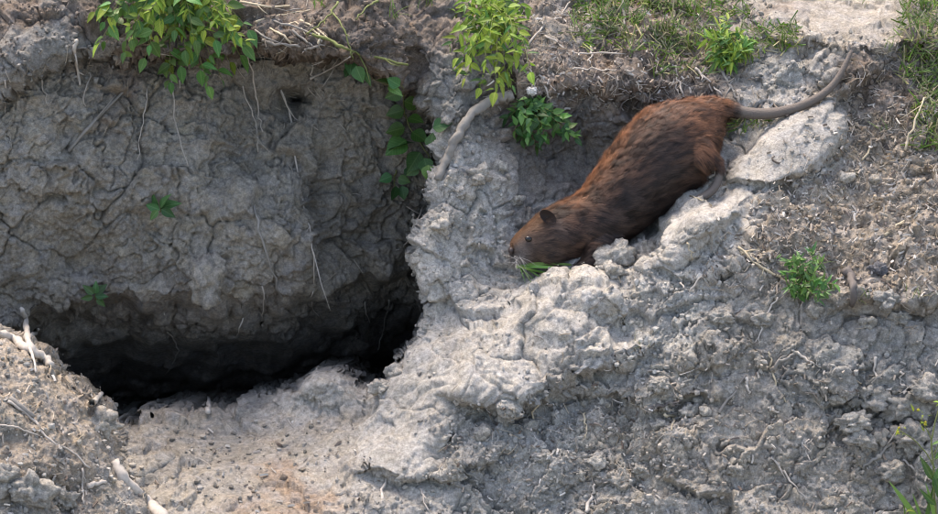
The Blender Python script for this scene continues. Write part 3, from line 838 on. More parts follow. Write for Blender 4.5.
TG = 'twigs and dry stems on the bank'
for pts, r, m, lab in [
    ([(539, 75), (547, 92), (549, 108), (548, 128)], 1.2, M_ROOT, 'thin curved root hanging beside the dark green plant near the animal'),
    ([(528, 45), (545, 24), (560, 16), (570, 2)], 1.5, M_ROOT, 'bent twig on the brown soil right of the yellow-green plant'),
    ([(545, 36), (562, 46), (580, 54), (626, 54)], 1.3, M_ROOT, 'long thin root running level above the brown rump slope'),
    ([(590, 46), (590, 54), (590, 64)], 1.6, M_PALE, 'small white upright root end below the level thin root'),
    ([(571, 70), (592, 69), (616, 71)], 1.2, M_ROOT, 'short level straw above the dark hollow behind the animal'),
    ([(740, 250), (752, 258), (764, 268), (783, 279)], 2.4, M_STRAW, 'thick yellowish straw pointing at the green tuft on the right slope'),
    ([(738, 247), (756, 264), (770, 269)], 1.3, M_STRAW, 'thin straw beside the thick yellowish straw'),
    ([(778, 297), (768, 312), (762, 326), (760, 346)], 1.5, M_PALE, 'pale curved root below the green tuft on the right slope'),
    ([(686, 301), (693, 288), (702, 276)], 1.5, M_PALE, 'pale short straw standing under the bright ridge'),
    ([(682, 272), (680, 280), (684, 288)], 1.7, M_PALE, 'tiny white hooked root under the bright ridge'),
    ([(687, 243), (690, 252), (693, 260)], 1.0, M_STRAW, 'tiny straw on the face of the bright ridge'),
    ([(719, 413), (732, 395), (746, 375)], 2.1, M_GREYWOOD, 'grey stick leaning up on the lower slope'),
    ([(746, 377), (747, 386), (749, 394)], 2.2, M_PALE, 'small pale chip standing by the top of the grey stick'),
    ([(771, 371, .01), (780, 361, .015), (795, 354)], 2.8, M_GREYWOOD, 'broken thick grey twig end on the lower slope'),
    ([(768, 352), (771, 366), (775, 382), (786, 402)], 1.5, M_STRAW, 'straw crossing under the broken thick twig end'),
    ([(797, 352), (808, 359), (821, 367)], 1.5, M_PALE, 'pale straw right of the broken thick twig end'),
    ([(768, 408), (773, 410), (779, 412)], 2.0, M_PALE, 'small white chip of root on the lower slope'),
    ([(876, 357), (875, 372), (880, 390)], 1.8, M_PALE, 'pale upright straw above the grey clods'),
    ([(900, 372), (901, 380), (902, 386)], 1.5, M_PALE, 'short pale straw above the grey clods on the right'),
    ([(880, 395), (886, 391), (891, 388)], 1.8, M_PALE, 'short pale straw lying across the grey clods'),
    ([(771, 458), (782, 470), (793, 483), (806, 500)], 1.5, M_ROOT, 'thin forked twig on the bottom right slope'),
    ([(863, 469), (876, 458), (890, 445), (905, 428), (918, 415)], 2.2, M_GREYWOOD, 'bare grey twig lying under the yellow-budded weed'),
    ([(903, 460), (914, 468), (926, 470), (938, 468)], 1.4, M_ROOT, 'pale curved stem at the right edge below the weed'),
    ([(808, 440), (805, 452), (812, 462)], 1.1, M_ROOT, 'thin curved root on the lower right slope'),
    ([(650, 409), (665, 404), (681, 400)], 2.3, M_DARKWOOD, 'dark short stick under the lower clay ledge'),
    ([(535, 398), (536, 425), (536, 452)], 1.2, M_STRAW, 'long straight straw standing below the clay ledge'),
    ([(585, 413), (586, 425), (586, 438)], 1.2, M_STRAW, 'short straight straw standing right of the long one'),
    ([(586, 512), (591, 498), (595, 484)], 2.3, M_PALE, 'pale root end at the bottom middle'),
    ([(613, 286), (604, 298), (594, 313)], 1.7, M_GREYWOOD, 'grey stick lying on the bright ridge below the animal'),
    ([(380, 511), (382, 494), (386, 477)], 2.2, M_PALE, 'pale root end under the lower left of the ridge'),
    ([(420, 488), (424, 500), (429, 511)], 1.4, M_ROOT, 'thin root near the bottom of the ridge'),
    ([(664, 414), (674, 418), (672, 430)], 1.8, M_STRAW, 'bent straw under the dark short stick'),
    ([(720, 70), (728, 83), (736, 95), (742, 108)], 2.2, M_GREYWOOD, 'grey upright stick behind the tail base'),
    ([(655, 60), (668, 68), (678, 82), (684, 97)], 1.9, M_ROOT, 'curved pale root arching down to the animal\'s back'),
    ([(695, 68), (708, 80), (722, 95)], 1.7, M_ROOT, 'pale root slanting down to the tail base'),
    ([(628, 72), (638, 82), (642, 92)], 1.6, M_PALE, 'short pale root above the animal\'s back'),
    ([(672, 62), (676, 75), (675, 88), (680, 94)], 1.2, M_ROOT, 'thin root hanging between two thicker roots above the animal'),
    ([(640, 94), (650, 98), (656, 101)], 1.5, M_GREYWOOD, 'grey twig end touching the animal\'s back'),
    ([(728, 0), (735, 10), (740, 18), (756, 22)], 3.0, M_GREYWOOD, 'thick grey bent root at the top beside the bright path'),
    ([(670, 27), (676, 14), (680, 2)], 1.6, M_STRAW, 'upright straw in the grass at the top'),
    ([(622, 0), (624, 14), (624, 28)], 2.4, M_GREYWOOD, 'pale flat stalk standing in the grass at the top'),
    ([(862, 160), (872, 148), (880, 138)], 1.5, M_STRAW, 'straw on the litter slope right of the slab'),
    ([(690, 196), (700, 200), (712, 206)], 1.2, M_STRAW, 'straw on the ridge crest by the hind foot'),
    ([(840, 190), (852, 176), (858, 172)], 1.3, M_STRAW, 'short straw on the litter slope'),
    ([(885, 235), (897, 226), (904, 220)], 1.9, M_STRAW, 'flat straw on the litter slope near the dark stone'),
    ([(760, 258), (772, 264), (778, 255)], 1.6, M_GREYWOOD, 'curved grey root left of the green tuft'),
    ([(755, 240), (760, 248), (768, 255)], 1.7, M_GREYWOOD, 'short grey twig on the slope above the thick yellowish straw'),
    ([(905, 150, .01), (912, 130, .02), (922, 105, .02), (934, 88, .01)], 1.5, M_STRAW, 'long dry stem at the right edge'),
]:
    strand('twig', pts, r * .85, m, lab, 'twig', TG, lift=.002, wob=.0022)

RG = 'dry stems caught on the rim'
for k, pts in enumerate([
    [(252, 10), (275, 22), (298, 28), (322, 38)], [(256, 22), (285, 14), (310, 10)], [(262, 40), (280, 44), (300, 47)], [(270, 28), (284, 36), (292, 46)],
    [(292, 30), (305, 40), (312, 46)], [(300, 20), (318, 30), (330, 40)], [(255, 30), (270, 40), (288, 46)], [(318, 44), (320, 36), (312, 30)],
    [(305, 50), (318, 46), (322, 40)], [(240, 2), (262, 6), (290, 6)], [(258, 3), (280, 10), (300, 9)], [(285, 26), (296, 22), (305, 34)]]):
    strand('dry_stem', pts, random.uniform(1.0, 1.7), M_STRAW if k % 2 else M_GREYWOOD, ['uppermost long', 'upper short', 'lowest flat', 'steep short', 'right-hand steep', 'right upper', 'left slanting', 'hooked', 'small right end', 'topmost pale', 'second topmost', 'crossing middle'][k] + ' dry stem in the tangle on the rim beside the leafy plant', 'stem', RG, lift=.008)
strand('dry_stem', [(312, 34), (330, 40), (345, 48), (360, 53), (385, 60), (408, 65)], 1.8, M_STEM, 'long jointed stem lying along the rim, green at its right half', 'stem', RG, lift=.012)
strand('dry_stem', [(310, 79, .01), (330, 69, .01), (350, 57)], 1.2, M_ROOT, 'pale stem slanting down below the long jointed stem', 'stem', RG, lift=.012)
strand('grass_stalk', [(331, 10), (342, 26), (349, 44), (352, 56)], 1.1, M_STEM, 'green grass stem arching down to the long jointed stem', 'stem', lift=.02)
strand('grass_stalk', [(378, 1), (366, 8), (357, 20)], 1.1, M_STEM, 'curved green stem at the top left of the grass blades', 'stem', lift=.02)
strand('grass_stalk', [(338, 2), (330, 14), (318, 26), (306, 34)], 1.2, M_STEM, 'greyish stem crossing the dry tangle on the rim', 'stem', lift=.02)

# bleached roots on and round the mound
b = root_empty('bleached_root', on(30, 350), 'white forked upright root stub on the mound\'s crest', 'root')
for pts, r in [([(36, 357, .02), (30, 345, .03), (27, 334, .03), (26, 322, .03), (22, 309, .03)], 4.2), ([(29, 336, .03), (35, 333, .035), (38, 329, .035)], 2.6), ([(29, 345, .035), (33, 358, .03), (36, 372, .01)], 1.9)]:
    strand('shoot', pts, r, M_PALE, None, None, lift=0, parent=b, rough=.3, sides=8)
strand('bleached_root', [(-25, 330, .02), (0, 334, .02), (14, 339, .02), (28, 348, .02), (44, 357, .01), (52, 366)], 4.0, M_PALE, 'pale root lying along the mound\'s crest from the left edge', 'root', sides=8, rough=.3, taper=1.1)
strand('bleached_root', [(84, 413, .02), (90, 405, .025), (97, 399, .025), (102, 393, .02)], 4.5, M_PALE, 'stubby white root end above the small tan stone', 'root', taper=.45, sides=8, rough=.3)
strand('bleached_root', [(113, 462), (122, 476), (136, 492), (148, 503), (164, 520)], 5.2, M_PALE, 'thick pale root at the right foot of the mound', 'root', sides=8, rough=.25, taper=1.2)
strand('bleached_root', [(96, 443), (108, 441), (122, 442)], 2.4, M_PALE, 'short level pale root beside the small tan stone', 'root')
strand('root_stub', [(208, 412, .02), (209, 404, .02), (208, 396, .02)], 3.0, M_PALE, 'small pale stub standing at the burrow\'s dark edge', 'root', taper=.6)
strand('mound_root', [(8, 401), (20, 408), (36, 422), (50, 440), (72, 452), (90, 468)], 1.5, M_ROOT, 'long root winding down the mound', 'root')
strand('mound_root', [(10, 398), (20, 406), (34, 417)], 3.2, M_GREYWOOD, 'grey flattened stick on the mound\'s face', 'twig')
strand('mound_root', [(82, 468), (82, 484), (84, 504)], 1.4, M_ROOT, 'thin root hanging down the mound\'s right foot', 'root')
strand('mound_root', [(0, 425), (18, 428), (40, 436)], 1.1, M_ROOT, 'fine level root low on the mound by the left edge', 'root')
strand('mound_root', [(88, 486), (96, 484), (106, 482)], 3.0, M_PALE, 'small pale chip on the mound\'s right foot', 'root')

# ------------------------------------------------------------------ clods and stones
def clod_mesh(name, seed, sub=3, rough=.22, flat=1.0, colour=(.3, .28, .26)):
    import bmesh
    bm = bmesh.new(); bmesh.ops.create_icosphere(bm, subdivisions=sub, radius=1)
    V = np.array([v.co[:] for v in bm.verts]); F = [tuple(v.index for v in f.verts) for f in bm.faces]; bm.free()
    d = 1 + fbm(V + seed * 3.1, 1.1, 2, seed) * rough * 1.6 + fbm(V + seed, 3.2, 3, seed + 9, .6) * rough * .7
    f1, f2, ci = worley(V + seed * 1.7, 1.6, seed)
    d += (ci - .5) * rough * .5
    V0 = V.copy()
    hh, gp = facets(V + seed * .7, 1.1, seed + 2)
    h2, g2 = facets(V + seed * .7, 3.0, seed + 5)
    d += hh * .42 + h2 * .42 - sstep(.08, 0, gp) * .05 + fbm(V + seed, 7, 3, seed + 19, .65) * rough * .35
    V = V0 * d[:, None]; V[:, 2] *= flat
    c = np.tile(np.array(colour), (len(V), 1))
    return mesh_list(name, V, F, True, c)

def clod(name, px, py, rx, ry, label, cat, group, colour, seed, sink=.35, dep=None, rot=0, m=None, sub=4, rough=.3):
    me = clod_mesh(name, seed, sub, rough, 1.0, colour)
    dep = dep or (rx + ry) / 2
    V = np.zeros(len(me.vertices) * 3, np.float32); me.vertices.foreach_get('co', V)
    V = V.reshape(-1, 3) * np.array([rx * S, dep * S, ry * S])          # real size, so that the earth's grain has its scale
    V = V + (V / (np.linalg.norm(V, axis=1)[:, None] + 1e-9)) * (fbm(V + seed, 80, 3, seed + 31, .6) * .0018)[:, None]
    me.vertices.foreach_set('co', V.astype(np.float32).ravel()); me.update()
    o = link(name, me, m or M_SOIL, label=label, cat=cat, group=group)
    p = on(px, py, dep * S * (1 - 2 * sink))
    o.matrix_basis = Matrix.Translation(Vector(p)) @ Matrix.Rotation(-PITCH, 4, 'X') @ Matrix.Rotation(math.radians(rot), 4, 'Y') 
    return o

CG = 'loose clods on the bank'
for i, (x, y, rx, ry, rot, c, lab) in enumerate([
    (618, 257, 19, 15, -10, GREY * 1.0, 'larger of two grey clods under the animal\'s chest'),
    (642, 250, 11, 13, 10, GREY * .85, 'smaller of two grey clods under the animal\'s chest'),
    (612, 272, 12, 9, 0, PALE * .9, 'pale clod in front of the larger grey clod under the chest'),
    (855, 422, 16, 9, -3, GREY * .95, 'flat oblong clod in the heap at the lower right'),
    (862, 440, 13, 10, 5, GREY * .8, 'rounded clod under the flat oblong one at the lower right'),
    (880, 438, 9, 9, 0, GREY * .7, 'dark clod right of the rounded one at the lower right'),
    (868, 397, 18, 14, 5, GREY * .8, 'big clod on top of the heap at the lower right'),
    (905, 405, 20, 16, 0, GREY * .75, 'big dark clod behind the bare grey twig'),
    (912, 440, 19, 17, 0, GREY * .7, 'largest dark clod under the yellow-budded weed'),
    (890, 472, 14, 10, 0, GREY * .7, 'low dark clod at the bottom right'),
    (930, 390, 16, 11, 0, GREY * .8, 'clod at the right picture edge above the weed'),
    (838, 398, 9, 7, 0, GREY * .9, 'small clod left of the heap at the lower right'),
    (701, 401, 8, 6, 0, GREY * 1.05, 'small pale clod beside the grey stick'),
    (690, 412, 10, 8, 20, GREY * .9, 'clod left below the grey stick'),
    (705, 412, 6, 5, 0, GREY * 1.1, 'tiny pale clod between the stick and the next clod'),
    (545, 458, 12, 7, 0, GREY * 1.15, 'pale flat clod below the long standing straw'),
    (598, 462, 10, 8, 0, GREY * 1.15, 'pale clod right of the flat one at the bottom middle'),
    (580, 475, 6, 5, 0, GREY * 1.1, 'tiny clod at the bottom middle'),
    (505, 420, 9, 8, 0, GREY * .9, 'grey clod in the dark notch under the ridge'),
    (483, 432, 8, 7, 0, GREY * .95, 'small clod left in the dark notch under the ridge'),
    (530, 425, 8, 7, 0, GREY * .9, 'small clod right in the dark notch under the ridge'),
    (660, 385, 10, 7, 0, GREY, 'clod on the clay ledge in the middle right'),
    (815, 310, 8, 7, 0, GREY * .8, 'small clod under the green tuft on the slope'),
    (868, 322, 9, 7, 0, GREY * .8, 'clod in the shade under the right lip'),
    (900, 318, 10, 8, 0, GREY * .75, 'dark clod in the shade under the right lip'),
    (875, 180, 7, 5, 0, LIT, 'small clod on the litter slope'),
    (846, 178, 8, 6, 0, PALE, 'pale stone on the litter slope right of the slab'),
    (762, 320, 12, 9, 0, GREY * .95, 'clod under the thick yellowish straw'),
    (720, 318, 11, 8, 0, GREY, 'clod on the slope below the ridge'),
    (440, 222, 12, 9, 0, PALE * .95, 'pale clod on the spur'),
    (478, 176, 12, 9, 0, PALE * .85, 'pale clod at the top of the spur'),
    (500, 168, 9, 7, 0, GREY, 'grey clod at the top right of the spur'),
    (515, 200, 8, 6, 0, GREY * 1.1, 'grey clod left above the animal\'s head'),
    (395, 372, 9, 8, 0, PALE * .9, 'clod on the ridge edge by the burrow'),
    (380, 388, 10, 7, 0, PALE * .9, 'low clod on the ridge edge by the burrow'),
    (100, 425, 15, 14, 20, LIT * 1.25, 'small tan stone between the mound and the burrow'),
    (185, 462, 5, 3.5, 0, GREY * .9, 'tiny stone on the burrow floor'),
    (165, 470, 5, 3.5, 0, LIT, 'tiny tan stone on the burrow floor'),
    (206, 281, 17, 21, 5, WALL * 1.15, 'rounded clod bulging from the hollow\'s back wall above the burrow'),
    (30, 490, 18, 14, 0, GREY * .85, 'big grey clod at the bottom of the mound'),
    (62, 500, 12, 10, 0, GREY * .85, 'grey clod at the bottom of the mound, right of the big one'),
    (5, 480, 12, 12, 0, GREY * .8, 'grey clod at the left edge at the bottom of the mound'),
    (660, 425, 9, 6, 0, GREY, 'clod on the lower slope below the dark short stick'),
    (640, 470, 10, 6, 0, GREY, 'clod near the bottom edge, middle right'),
    (735, 470, 8, 6, 0, GREY * .9, 'clod near the bottom edge below the grey stick'),
]):
    wallclod = 'wall' in lab
    clod('dirt_clod' if 'stone' not in lab else 'stone', x, y, rx, ry, lab, 'clod' if 'stone' not in lab else 'stone', CG, (c * .55 + DUST * .55) if not wallclod else c * .9, 300 + i, sink=.40 if not wallclod else .55, rot=rot, sub=4 if rx > 9 else 3)
clod('stone', 880, 270, 8, 7, 'dark pointed stone on the right slope above the lip', 'stone', None, (.13, .13, .135), 401, .35, rot=30)
clod('stone', 888, 300, 11, 9, 'grey weathered stone set in the right lip', 'stone', None, GREY * .95, 402, .4)
clod('stone', 532, 91, 5, 4, 'small white stone at the foot of the yellow-green plant', 'stone', None, (.7, .68, .64), 403, .3)
strand('stump', [(846, 270, .01), (851, 278, .015), (853, 290, .015), (852, 306, .005)], 4.8, M_DARKWOOD, 'dark broken root stump right of the green tuft', 'stump', rough=.25, sides=10, taper=.5)

import bmesh
# ------------------------------------------------------------------ plants
LEAVES = {}
for nm, m in (('green', M_LEAF), ('yellow', M_LEAFY), ('dark', M_LEAFD)):
    LEAVES[nm, 'ovate'] = [leaf_mesh('leaf', 1, .58, .14, .25, 1.4, m=m, seed=s) for s in range(3)]
    LEAVES[nm, 'lance'] = [leaf_mesh('leaf', 1, .30, .2, .3, 1.2, m=m, seed=s) for s in range(3)]
    LEAVES[nm, 'heart'] = [leaf_mesh('leaf', 1, .85, .10, .2, 2.2, m=m, seed=s) for s in range(2)]
BLADES = {'green': [blade_mesh('blade', M_BLADE, b_, .055) for b_ in (.25, .55, .9)], 'dry': [blade_mesh('blade', M_DRYB, b_, .045) for b_ in (.3, .6, 1.0)]}
FCAM = Vector(-CF); UPV = Vector((0, 0, 1))

def rv(s=1.0): return Vector((random.gauss(0, s), random.gauss(0, s), random.gauss(0, s)))

def put_leaf(parent, p, d, kinds, size, facing=.6):
    me = random.choice(LEAVES[random.choice(kinds)])
    z = FCAM * facing + UPV * (1.2 - facing) + rv(.35)
    o = place('leaf', me, frame(p, d, z, size), parent)
    return o

def plant(name, label, cat, base, tips, kinds, size, nleaf, spread=.9, stem_r=.0011, depth=(.02, .07), droop=.02, start=.3, lift0=.0, facing=.6, extra=0):
    """stems from a rooting point to tips (photo points), leaves set along them; size in photo pixels"""
    e = root_empty(name, on(base[0], base[1], lift0), label, cat)
    lines = []
    b0 = Vector(on(base[0], base[1], lift0))
    for t in tips:
        lift = random.uniform(*depth)
        tp = Vector(on(t[0], t[1], 0))
        # tips stand off the earth or off the rooting point, whichever is nearer to the viewer
        dw = min(surf(t[0], t[1]), surf(base[0], base[1]) - lift0 + .03) - lift
        tp = Vector(pix(t[0], t[1], dw))
        midp = (b0 + tp) / 2 + UPV * droop + rv(.006) + FCAM * lift * .3
        line = smooth_line([b0, midp, tp], 5, .0008, random.randint(0, 9999))
        st = world_tube('stem', line, np.linspace(stem_r, stem_r * .5, len(line)), M_STEM, e, sides=5)
        lines.append(line)
        n = max(2, int(nleaf * random.uniform(.75, 1.25)))
        for k in range(n):
            f = start + (1 - start) * (k + random.uniform(.2, .8)) / n
            x = f * (len(line) - 1); i = min(int(x), len(line) - 2)
            p = Vector(line[i] + (line[i + 1] - line[i]) * (x - i))
            ax = Vector(line[i + 1] - line[i]).normalized()
            side = ax.cross(FCAM).normalized() * (1 if k % 2 else -1)
            d = ax * .55 + side * spread + rv(.3) - UPV * .15
            sz = random.uniform(*size) * S
            put_leaf(st, p, d, kinds, sz, facing)
        put_leaf(st, Vector(line[-1]), Vector(line[-1] - line[-2]) + rv(.003), kinds, random.uniform(*size) * S, facing)
    if extra:                          # the smaller leaves in between, too many to pick apart
        by = {}
        for _ in range(extra):
            line = random.choice(lines); x = random.uniform(start, 1) * (len(line) - 1.01); i = int(x)
            p = Vector(line[i] + (line[i + 1] - line[i]) * (x - i)) + rv(.006)
            ax = Vector(line[i + 1] - line[i]).normalized()
            kd = random.choice(kinds)
            z = FCAM * facing + UPV * (1.2 - facing) + rv(.4)
            M = frame(p, ax * .4 + rv(.6), z, random.uniform(size[0] * .6, size[1] * .8) * S)
            src = random.choice(LEAVES[kd])
            co = np.array([v.co[:] for v in src.vertices])
            A_ = np.array(M)
            V, Fc, mm = by.setdefault(kd[0], ([], [], src.materials[0]))
            o_ = sum(len(q) for q in V)
            V.append(co @ A_[:3, :3].T + A_[:3, 3]); Fc += [tuple(q + o_ for q in pl.vertices) for pl in src.polygons]
        for V, Fc, mm in by.values():
            link('foliage', mesh_list('foliage', np.concatenate(V) - np.array(e.location), Fc, True), mm, e, kind='stuff')
    return e

G, Y, D = ('green', 'ovate'), ('yellow', 'ovate'), ('dark', 'ovate')
# big leafy plant hanging over the rim
plant('leafy_plant', 'big green leafy plant spilling over the rim at the upper left', 'plant', (175, -8),
      [(95, 12), (112, 30), (100, 42), (125, 52), (140, 20), (150, 45), (165, 62), (185, 50), (200, 70), (222, 80), (230, 62), (215, 40), (243, 45), (248, 30), (200, 22), (175, 30), (155, 5), (225, 15), (190, 5), (130, 8), (170, 82), (240, 55), (208, 86), (110, 5), (232, 32), (105, 22), (118, 14), (136, 38), (148, 30), (160, 18), (180, 66), (195, 40), (210, 55), (222, 30), (238, 20), (145, 58), (178, 12)],
      [G, G, G, G, Y], (9, 21), 7, depth=(.03, .11), droop=.05, facing=.6, start=.35, extra=260)
plant('leafy_plant', 'cluster of yellow-green young shoots on top of the big leafy plant', 'plant', (195, -6),
      [(150, 12), (165, 3), (185, 14), (200, 2), (215, 22), (232, 36), (246, 42), (228, 8), (130, 26), (205, 30)],
      [('yellow', 'lance'), Y], (7, 13), 12, depth=(.10, .15), droop=.03, facing=.5, start=.5)
# yellow-green bush above the thick root
plant('leafy_bush', 'bright yellow-green bush at the top above the thick bent root', 'bush', (500, 20),
      [(455, 15), (452, 42), (458, 58), (465, 78), (480, 88), (495, 92), (512, 85), (520, 65), (522, 40), (505, 50), (485, 60), (470, 30), (490, 20), (510, 12), (530, 72), (478, 5), (500, -5), (462, 68), (505, 72), (475, 48), (490, 40), (515, 25), (525, 10), (460, 25), (468, 55), (483, 72), (500, 82), (516, 52), (496, 30), (480, 35), (507, 38), (488, 8), (465, 5)],
      [('yellow', 'lance'), ('yellow', 'ovate'), ('yellow', 'lance'), ('green', 'lance')], (10, 18), 7, depth=(.03, .10), droop=.03, facing=.7, start=.1, extra=420)
# small dark green plant in the hollow by the animal
plant('leafy_plant', 'dark green small-leaved plant in the recess behind the animal\'s neck', 'plant', (528, 108),
      [(508, 118), (515, 130), (522, 140), (535, 146), (545, 138), (556, 130), (568, 132), (560, 118), (545, 115), (530, 125), (575, 138), (538, 105)],
      [('dark', 'ovate'), ('green', 'ovate')], (9, 15), 8, depth=(.01, .05), droop=.01, facing=.6, extra=90)
# climbing vine in the corner of the hollow
def vine(name, label, pts, lv, kinds, cat='vine'):
    e = root_empty(name, on(*pts[0][:2], .015), label, cat)
    line = smooth_line([on(p[0], p[1], .02) for p in pts], 5, .0008, 3)
    st = world_tube('stem', line, np.linspace(.0014, .0009, len(line)), M_STEM, e, sides=5)
    for x, y, sz, ang in lv:
        d = CR * math.cos(math.radians(ang)) + CU * math.sin(math.radians(ang)) + CF * random.uniform(-.5, .1)
        w = min(surf(x, y), surf(x + 6, y), surf(x - 6, y)) - random.uniform(.012, .03)
        put_leaf(st, Vector(pix(x, y, w)), Vector(d), kinds, sz * 1.15 * S, .8)
    return e
vine('climbing_vine', 'vine of heart-shaped leaves climbing in the corner left of the thick root', [(436, 172), (425, 150), (410, 128), (404, 105), (402, 85), (385, 82)],
     [(402, 92, 16, 200), (404, 101, 17, -20), (404, 110, 17, 195), (408, 118, 16, -10), (405, 128, 18, 190), (412, 132, 18, -30), (406, 140, 24, 215), (414, 143, 25, 185), (420, 152, 22, 240), (424, 158, 18, 285), (428, 165, 16, 275), (433, 128, 18, 20), (430, 148, 14, 80), (418, 166, 14, 220), (400, 86, 14, 150)],
     [('green', 'heart'), ('dark', 'heart')])
vine('climbing_vine', 'few small leaves at the bottom of the shaded corner below the vine', [(396, 170), (394, 182), (398, 192)],
     [(392, 176, 13, 200), (398, 178, 12, -20), (396, 186, 14, 260), (402, 186, 13, 280), (404, 174, 10, 30)], [('dark', 'heart')])
vine('rim_sprig', 'small green sprig hanging under the long jointed stem', [(352, 56), (356, 66), (375, 80), (392, 86)],
     [(352, 60, 14, 260), (356, 66, 16, 290), (362, 72, 15, 310), (377, 80, 20, -10), (388, 86, 16, -30), (350, 68, 10, 240)], [('green', 'ovate'), ('dark', 'heart')], 'plant')
vine('wall_seedling', 'dark green lobed seedling leaf on the middle of the back wall', [(160, 212), (162, 205)],
     [(160, 208, 20, 20), (160, 208, 17, 60), (159, 209, 16, 120), (160, 210, 15, 160), (161, 209, 15, -30), (158, 210, 12, 230)], [('dark', 'ovate')], 'plant')
vine('wall_seedling', 'small dark green seedling low on the back wall above the burrow', [(95, 300), (96, 292)],
     [(95, 294, 14, 40), (94, 294, 13, 140), (96, 294, 12, 90), (95, 296, 12, 0), (93, 297, 11, 190), (97, 298, 11, 310)], [('dark', 'ovate')], 'plant')
# green tufts on the right
plant('green_tuft', 'bright green bushy tuft at the top behind the animal\'s rump', 'plant', (728, 62),
      [(705, 38), (712, 52), (718, 25), (728, 20), (738, 32), (748, 40), (752, 55), (740, 52), (725, 42), (733, 60), (715, 62), (722, 32), (745, 48)],
      [('green', 'lance'), ('yellow', 'lance')], (9, 16), 15, depth=(.02, .07), droop=.01, facing=.45, start=.2, extra=150)
plant('green_tuft', 'bright green tuft growing on the right slope beside the dark stump', 'plant', (806, 286),
      [(788, 262), (784, 276), (790, 290), (800, 258), (812, 252), (822, 262), (815, 282), (806, 272), (798, 294), (826, 292), (818, 300), (834, 284)],
      [('green', 'lance'), ('green', 'ovate'), ('dark', 'lance')], (7, 12), 12, depth=(.02, .05), droop=.01, facing=.45, start=.2, extra=70)

def tuft(name, label, x, y, n, length, kinds, lean=0.0, group=None, fan=1.0, lift=.0, cat='grass tuft'):
    e = root_empty(name, on(x, y, lift), label, cat, group)
    nn = Vector(normal(np.array([x]), np.array([y]), 10)[0])
    for k in range(n):
        jx, jy = x + random.gauss(0, 5 * fan), y + random.gauss(0, 3)
        d = nn * .4 + UPV * .7 + Vector((random.gauss(lean, .55) * fan, random.gauss(-.15, .35), 0))
        L = random.uniform(*length) * S
        place('blade', random.choice(BLADES[random.choice(kinds)]), frame(on(jx, jy, -.002), d, rv() + FCAM * .7 - Vector(d).normalized() * 0, (L * .75, L, L)), e)
    return e

GG = 'grass tufts on the top of the bank'
for x, y, n, lo, hi, kinds, lab in [
    (604, 12, 16, 14, 30, ('green', 'dry'), 'mixed grass tuft at the top left end of the grassy strip'),
    (632, 24, 18, 14, 32, ('green', 'green', 'dry'), 'green and straw grass tuft by the pale flat stalk'),
    (655, 6, 16, 12, 26, ('green', 'green', 'dry'), 'grass tuft at the top edge between stalk and upright straw'),
    (690, 8, 18, 12, 26, ('green',), 'fresh green grass tuft at the top edge above the bushy tuft'),
    (632, 46, 14, 10, 24, ('green', 'dry'), 'low grass tuft over the brown soil above the animal'),
    (668, 38, 18, 14, 28, ('dry', 'green'), 'strawy grass tuft left of the bushy green tuft'),
    (690, 50, 18, 14, 30, ('green', 'dry'), 'grass tuft hanging beside the bushy green tuft'),
    (762, 36, 16, 12, 24, ('green', 'dry'), 'grass tuft right of the bushy green tuft'),
    (785, 40, 14, 10, 22, ('green', 'dry'), 'small grass tuft left of the bright path'),
    (612, 36, 12, 10, 22, ('dry', 'green'), 'low strawy grass tuft at the left of the strip'),
    (905, 10, 16, 14, 28, ('green', 'dry'), 'grass tuft at the top right corner left side'),
    (926, 8, 18, 16, 34, ('green',), 'green grass tuft in the top right corner'),
    (922, 36, 18, 16, 34, ('green', 'dry'), 'grass tuft at the right edge under the corner tuft'),
    (934, 62, 18, 16, 36, ('green', 'dry', 'dry'), 'strawy grass tuft on the right edge'),
    (930, 95, 16, 14, 32, ('dry', 'green'), 'lower strawy grass tuft on the right edge'),
    (932, 130, 14, 14, 30, ('dry', 'green'), 'lowest strawy grass tuft on the right edge'),
    (890, 130, 7, 10, 20, ('green',), 'small fresh sprig of grass on the dark slope right'),
    (890, 48, 12, 8, 20, ('green', 'dry'), 'grass fringe under the bright path\'s edge'),
    (866, 4, 10, 8, 18, ('green', 'dry'), 'thin grass at the top edge of the bright path'),
    (745, 122, 14, 7, 16, ('dry', 'dry', 'green'), 'short dry grass between the tail and the pale slab'),
    (765, 124, 12, 7, 15, ('dry', 'dry', 'green'), 'short dry grass at the upper edge of the pale slab'),
    (815, 262, 9, 10, 22, ('dry', 'green'), 'dry grass on the slope above the bright green tuft'),
    (866, 300, 9, 10, 22, ('green', 'dry'), 'grass blades right of the dark stump'),
    (910, 296, 10, 8, 18, ('green', 'dry'), 'grass on the right lip'),
    (930, 298, 9, 8, 18, ('green', 'dry'), 'grass on the lip at the right edge'),
    (640, 344, 8, 6, 13, ('green', 'dry'), 'tiny grass sprouts on the slope below the ridge'),
    (565, 392, 8, 7, 14, ('dry',), 'tiny dry grass under the lower clay ledge'),
    (425, 8, 9, 18, 36, ('green',), 'grass blades hanging at the top left of the yellow-green bush'),
    (320, 6, 8, 14, 30, ('green',), 'grass sprouting at the top of the rim right of the dry tangle'),
    (395, 18, 7, 16, 30, ('green', 'dry'), 'grass hanging over the rim left of the yellow-green bush'),
]:
    tuft('grass_tuft', lab, x, y, n, (lo, hi), kinds, group=GG)

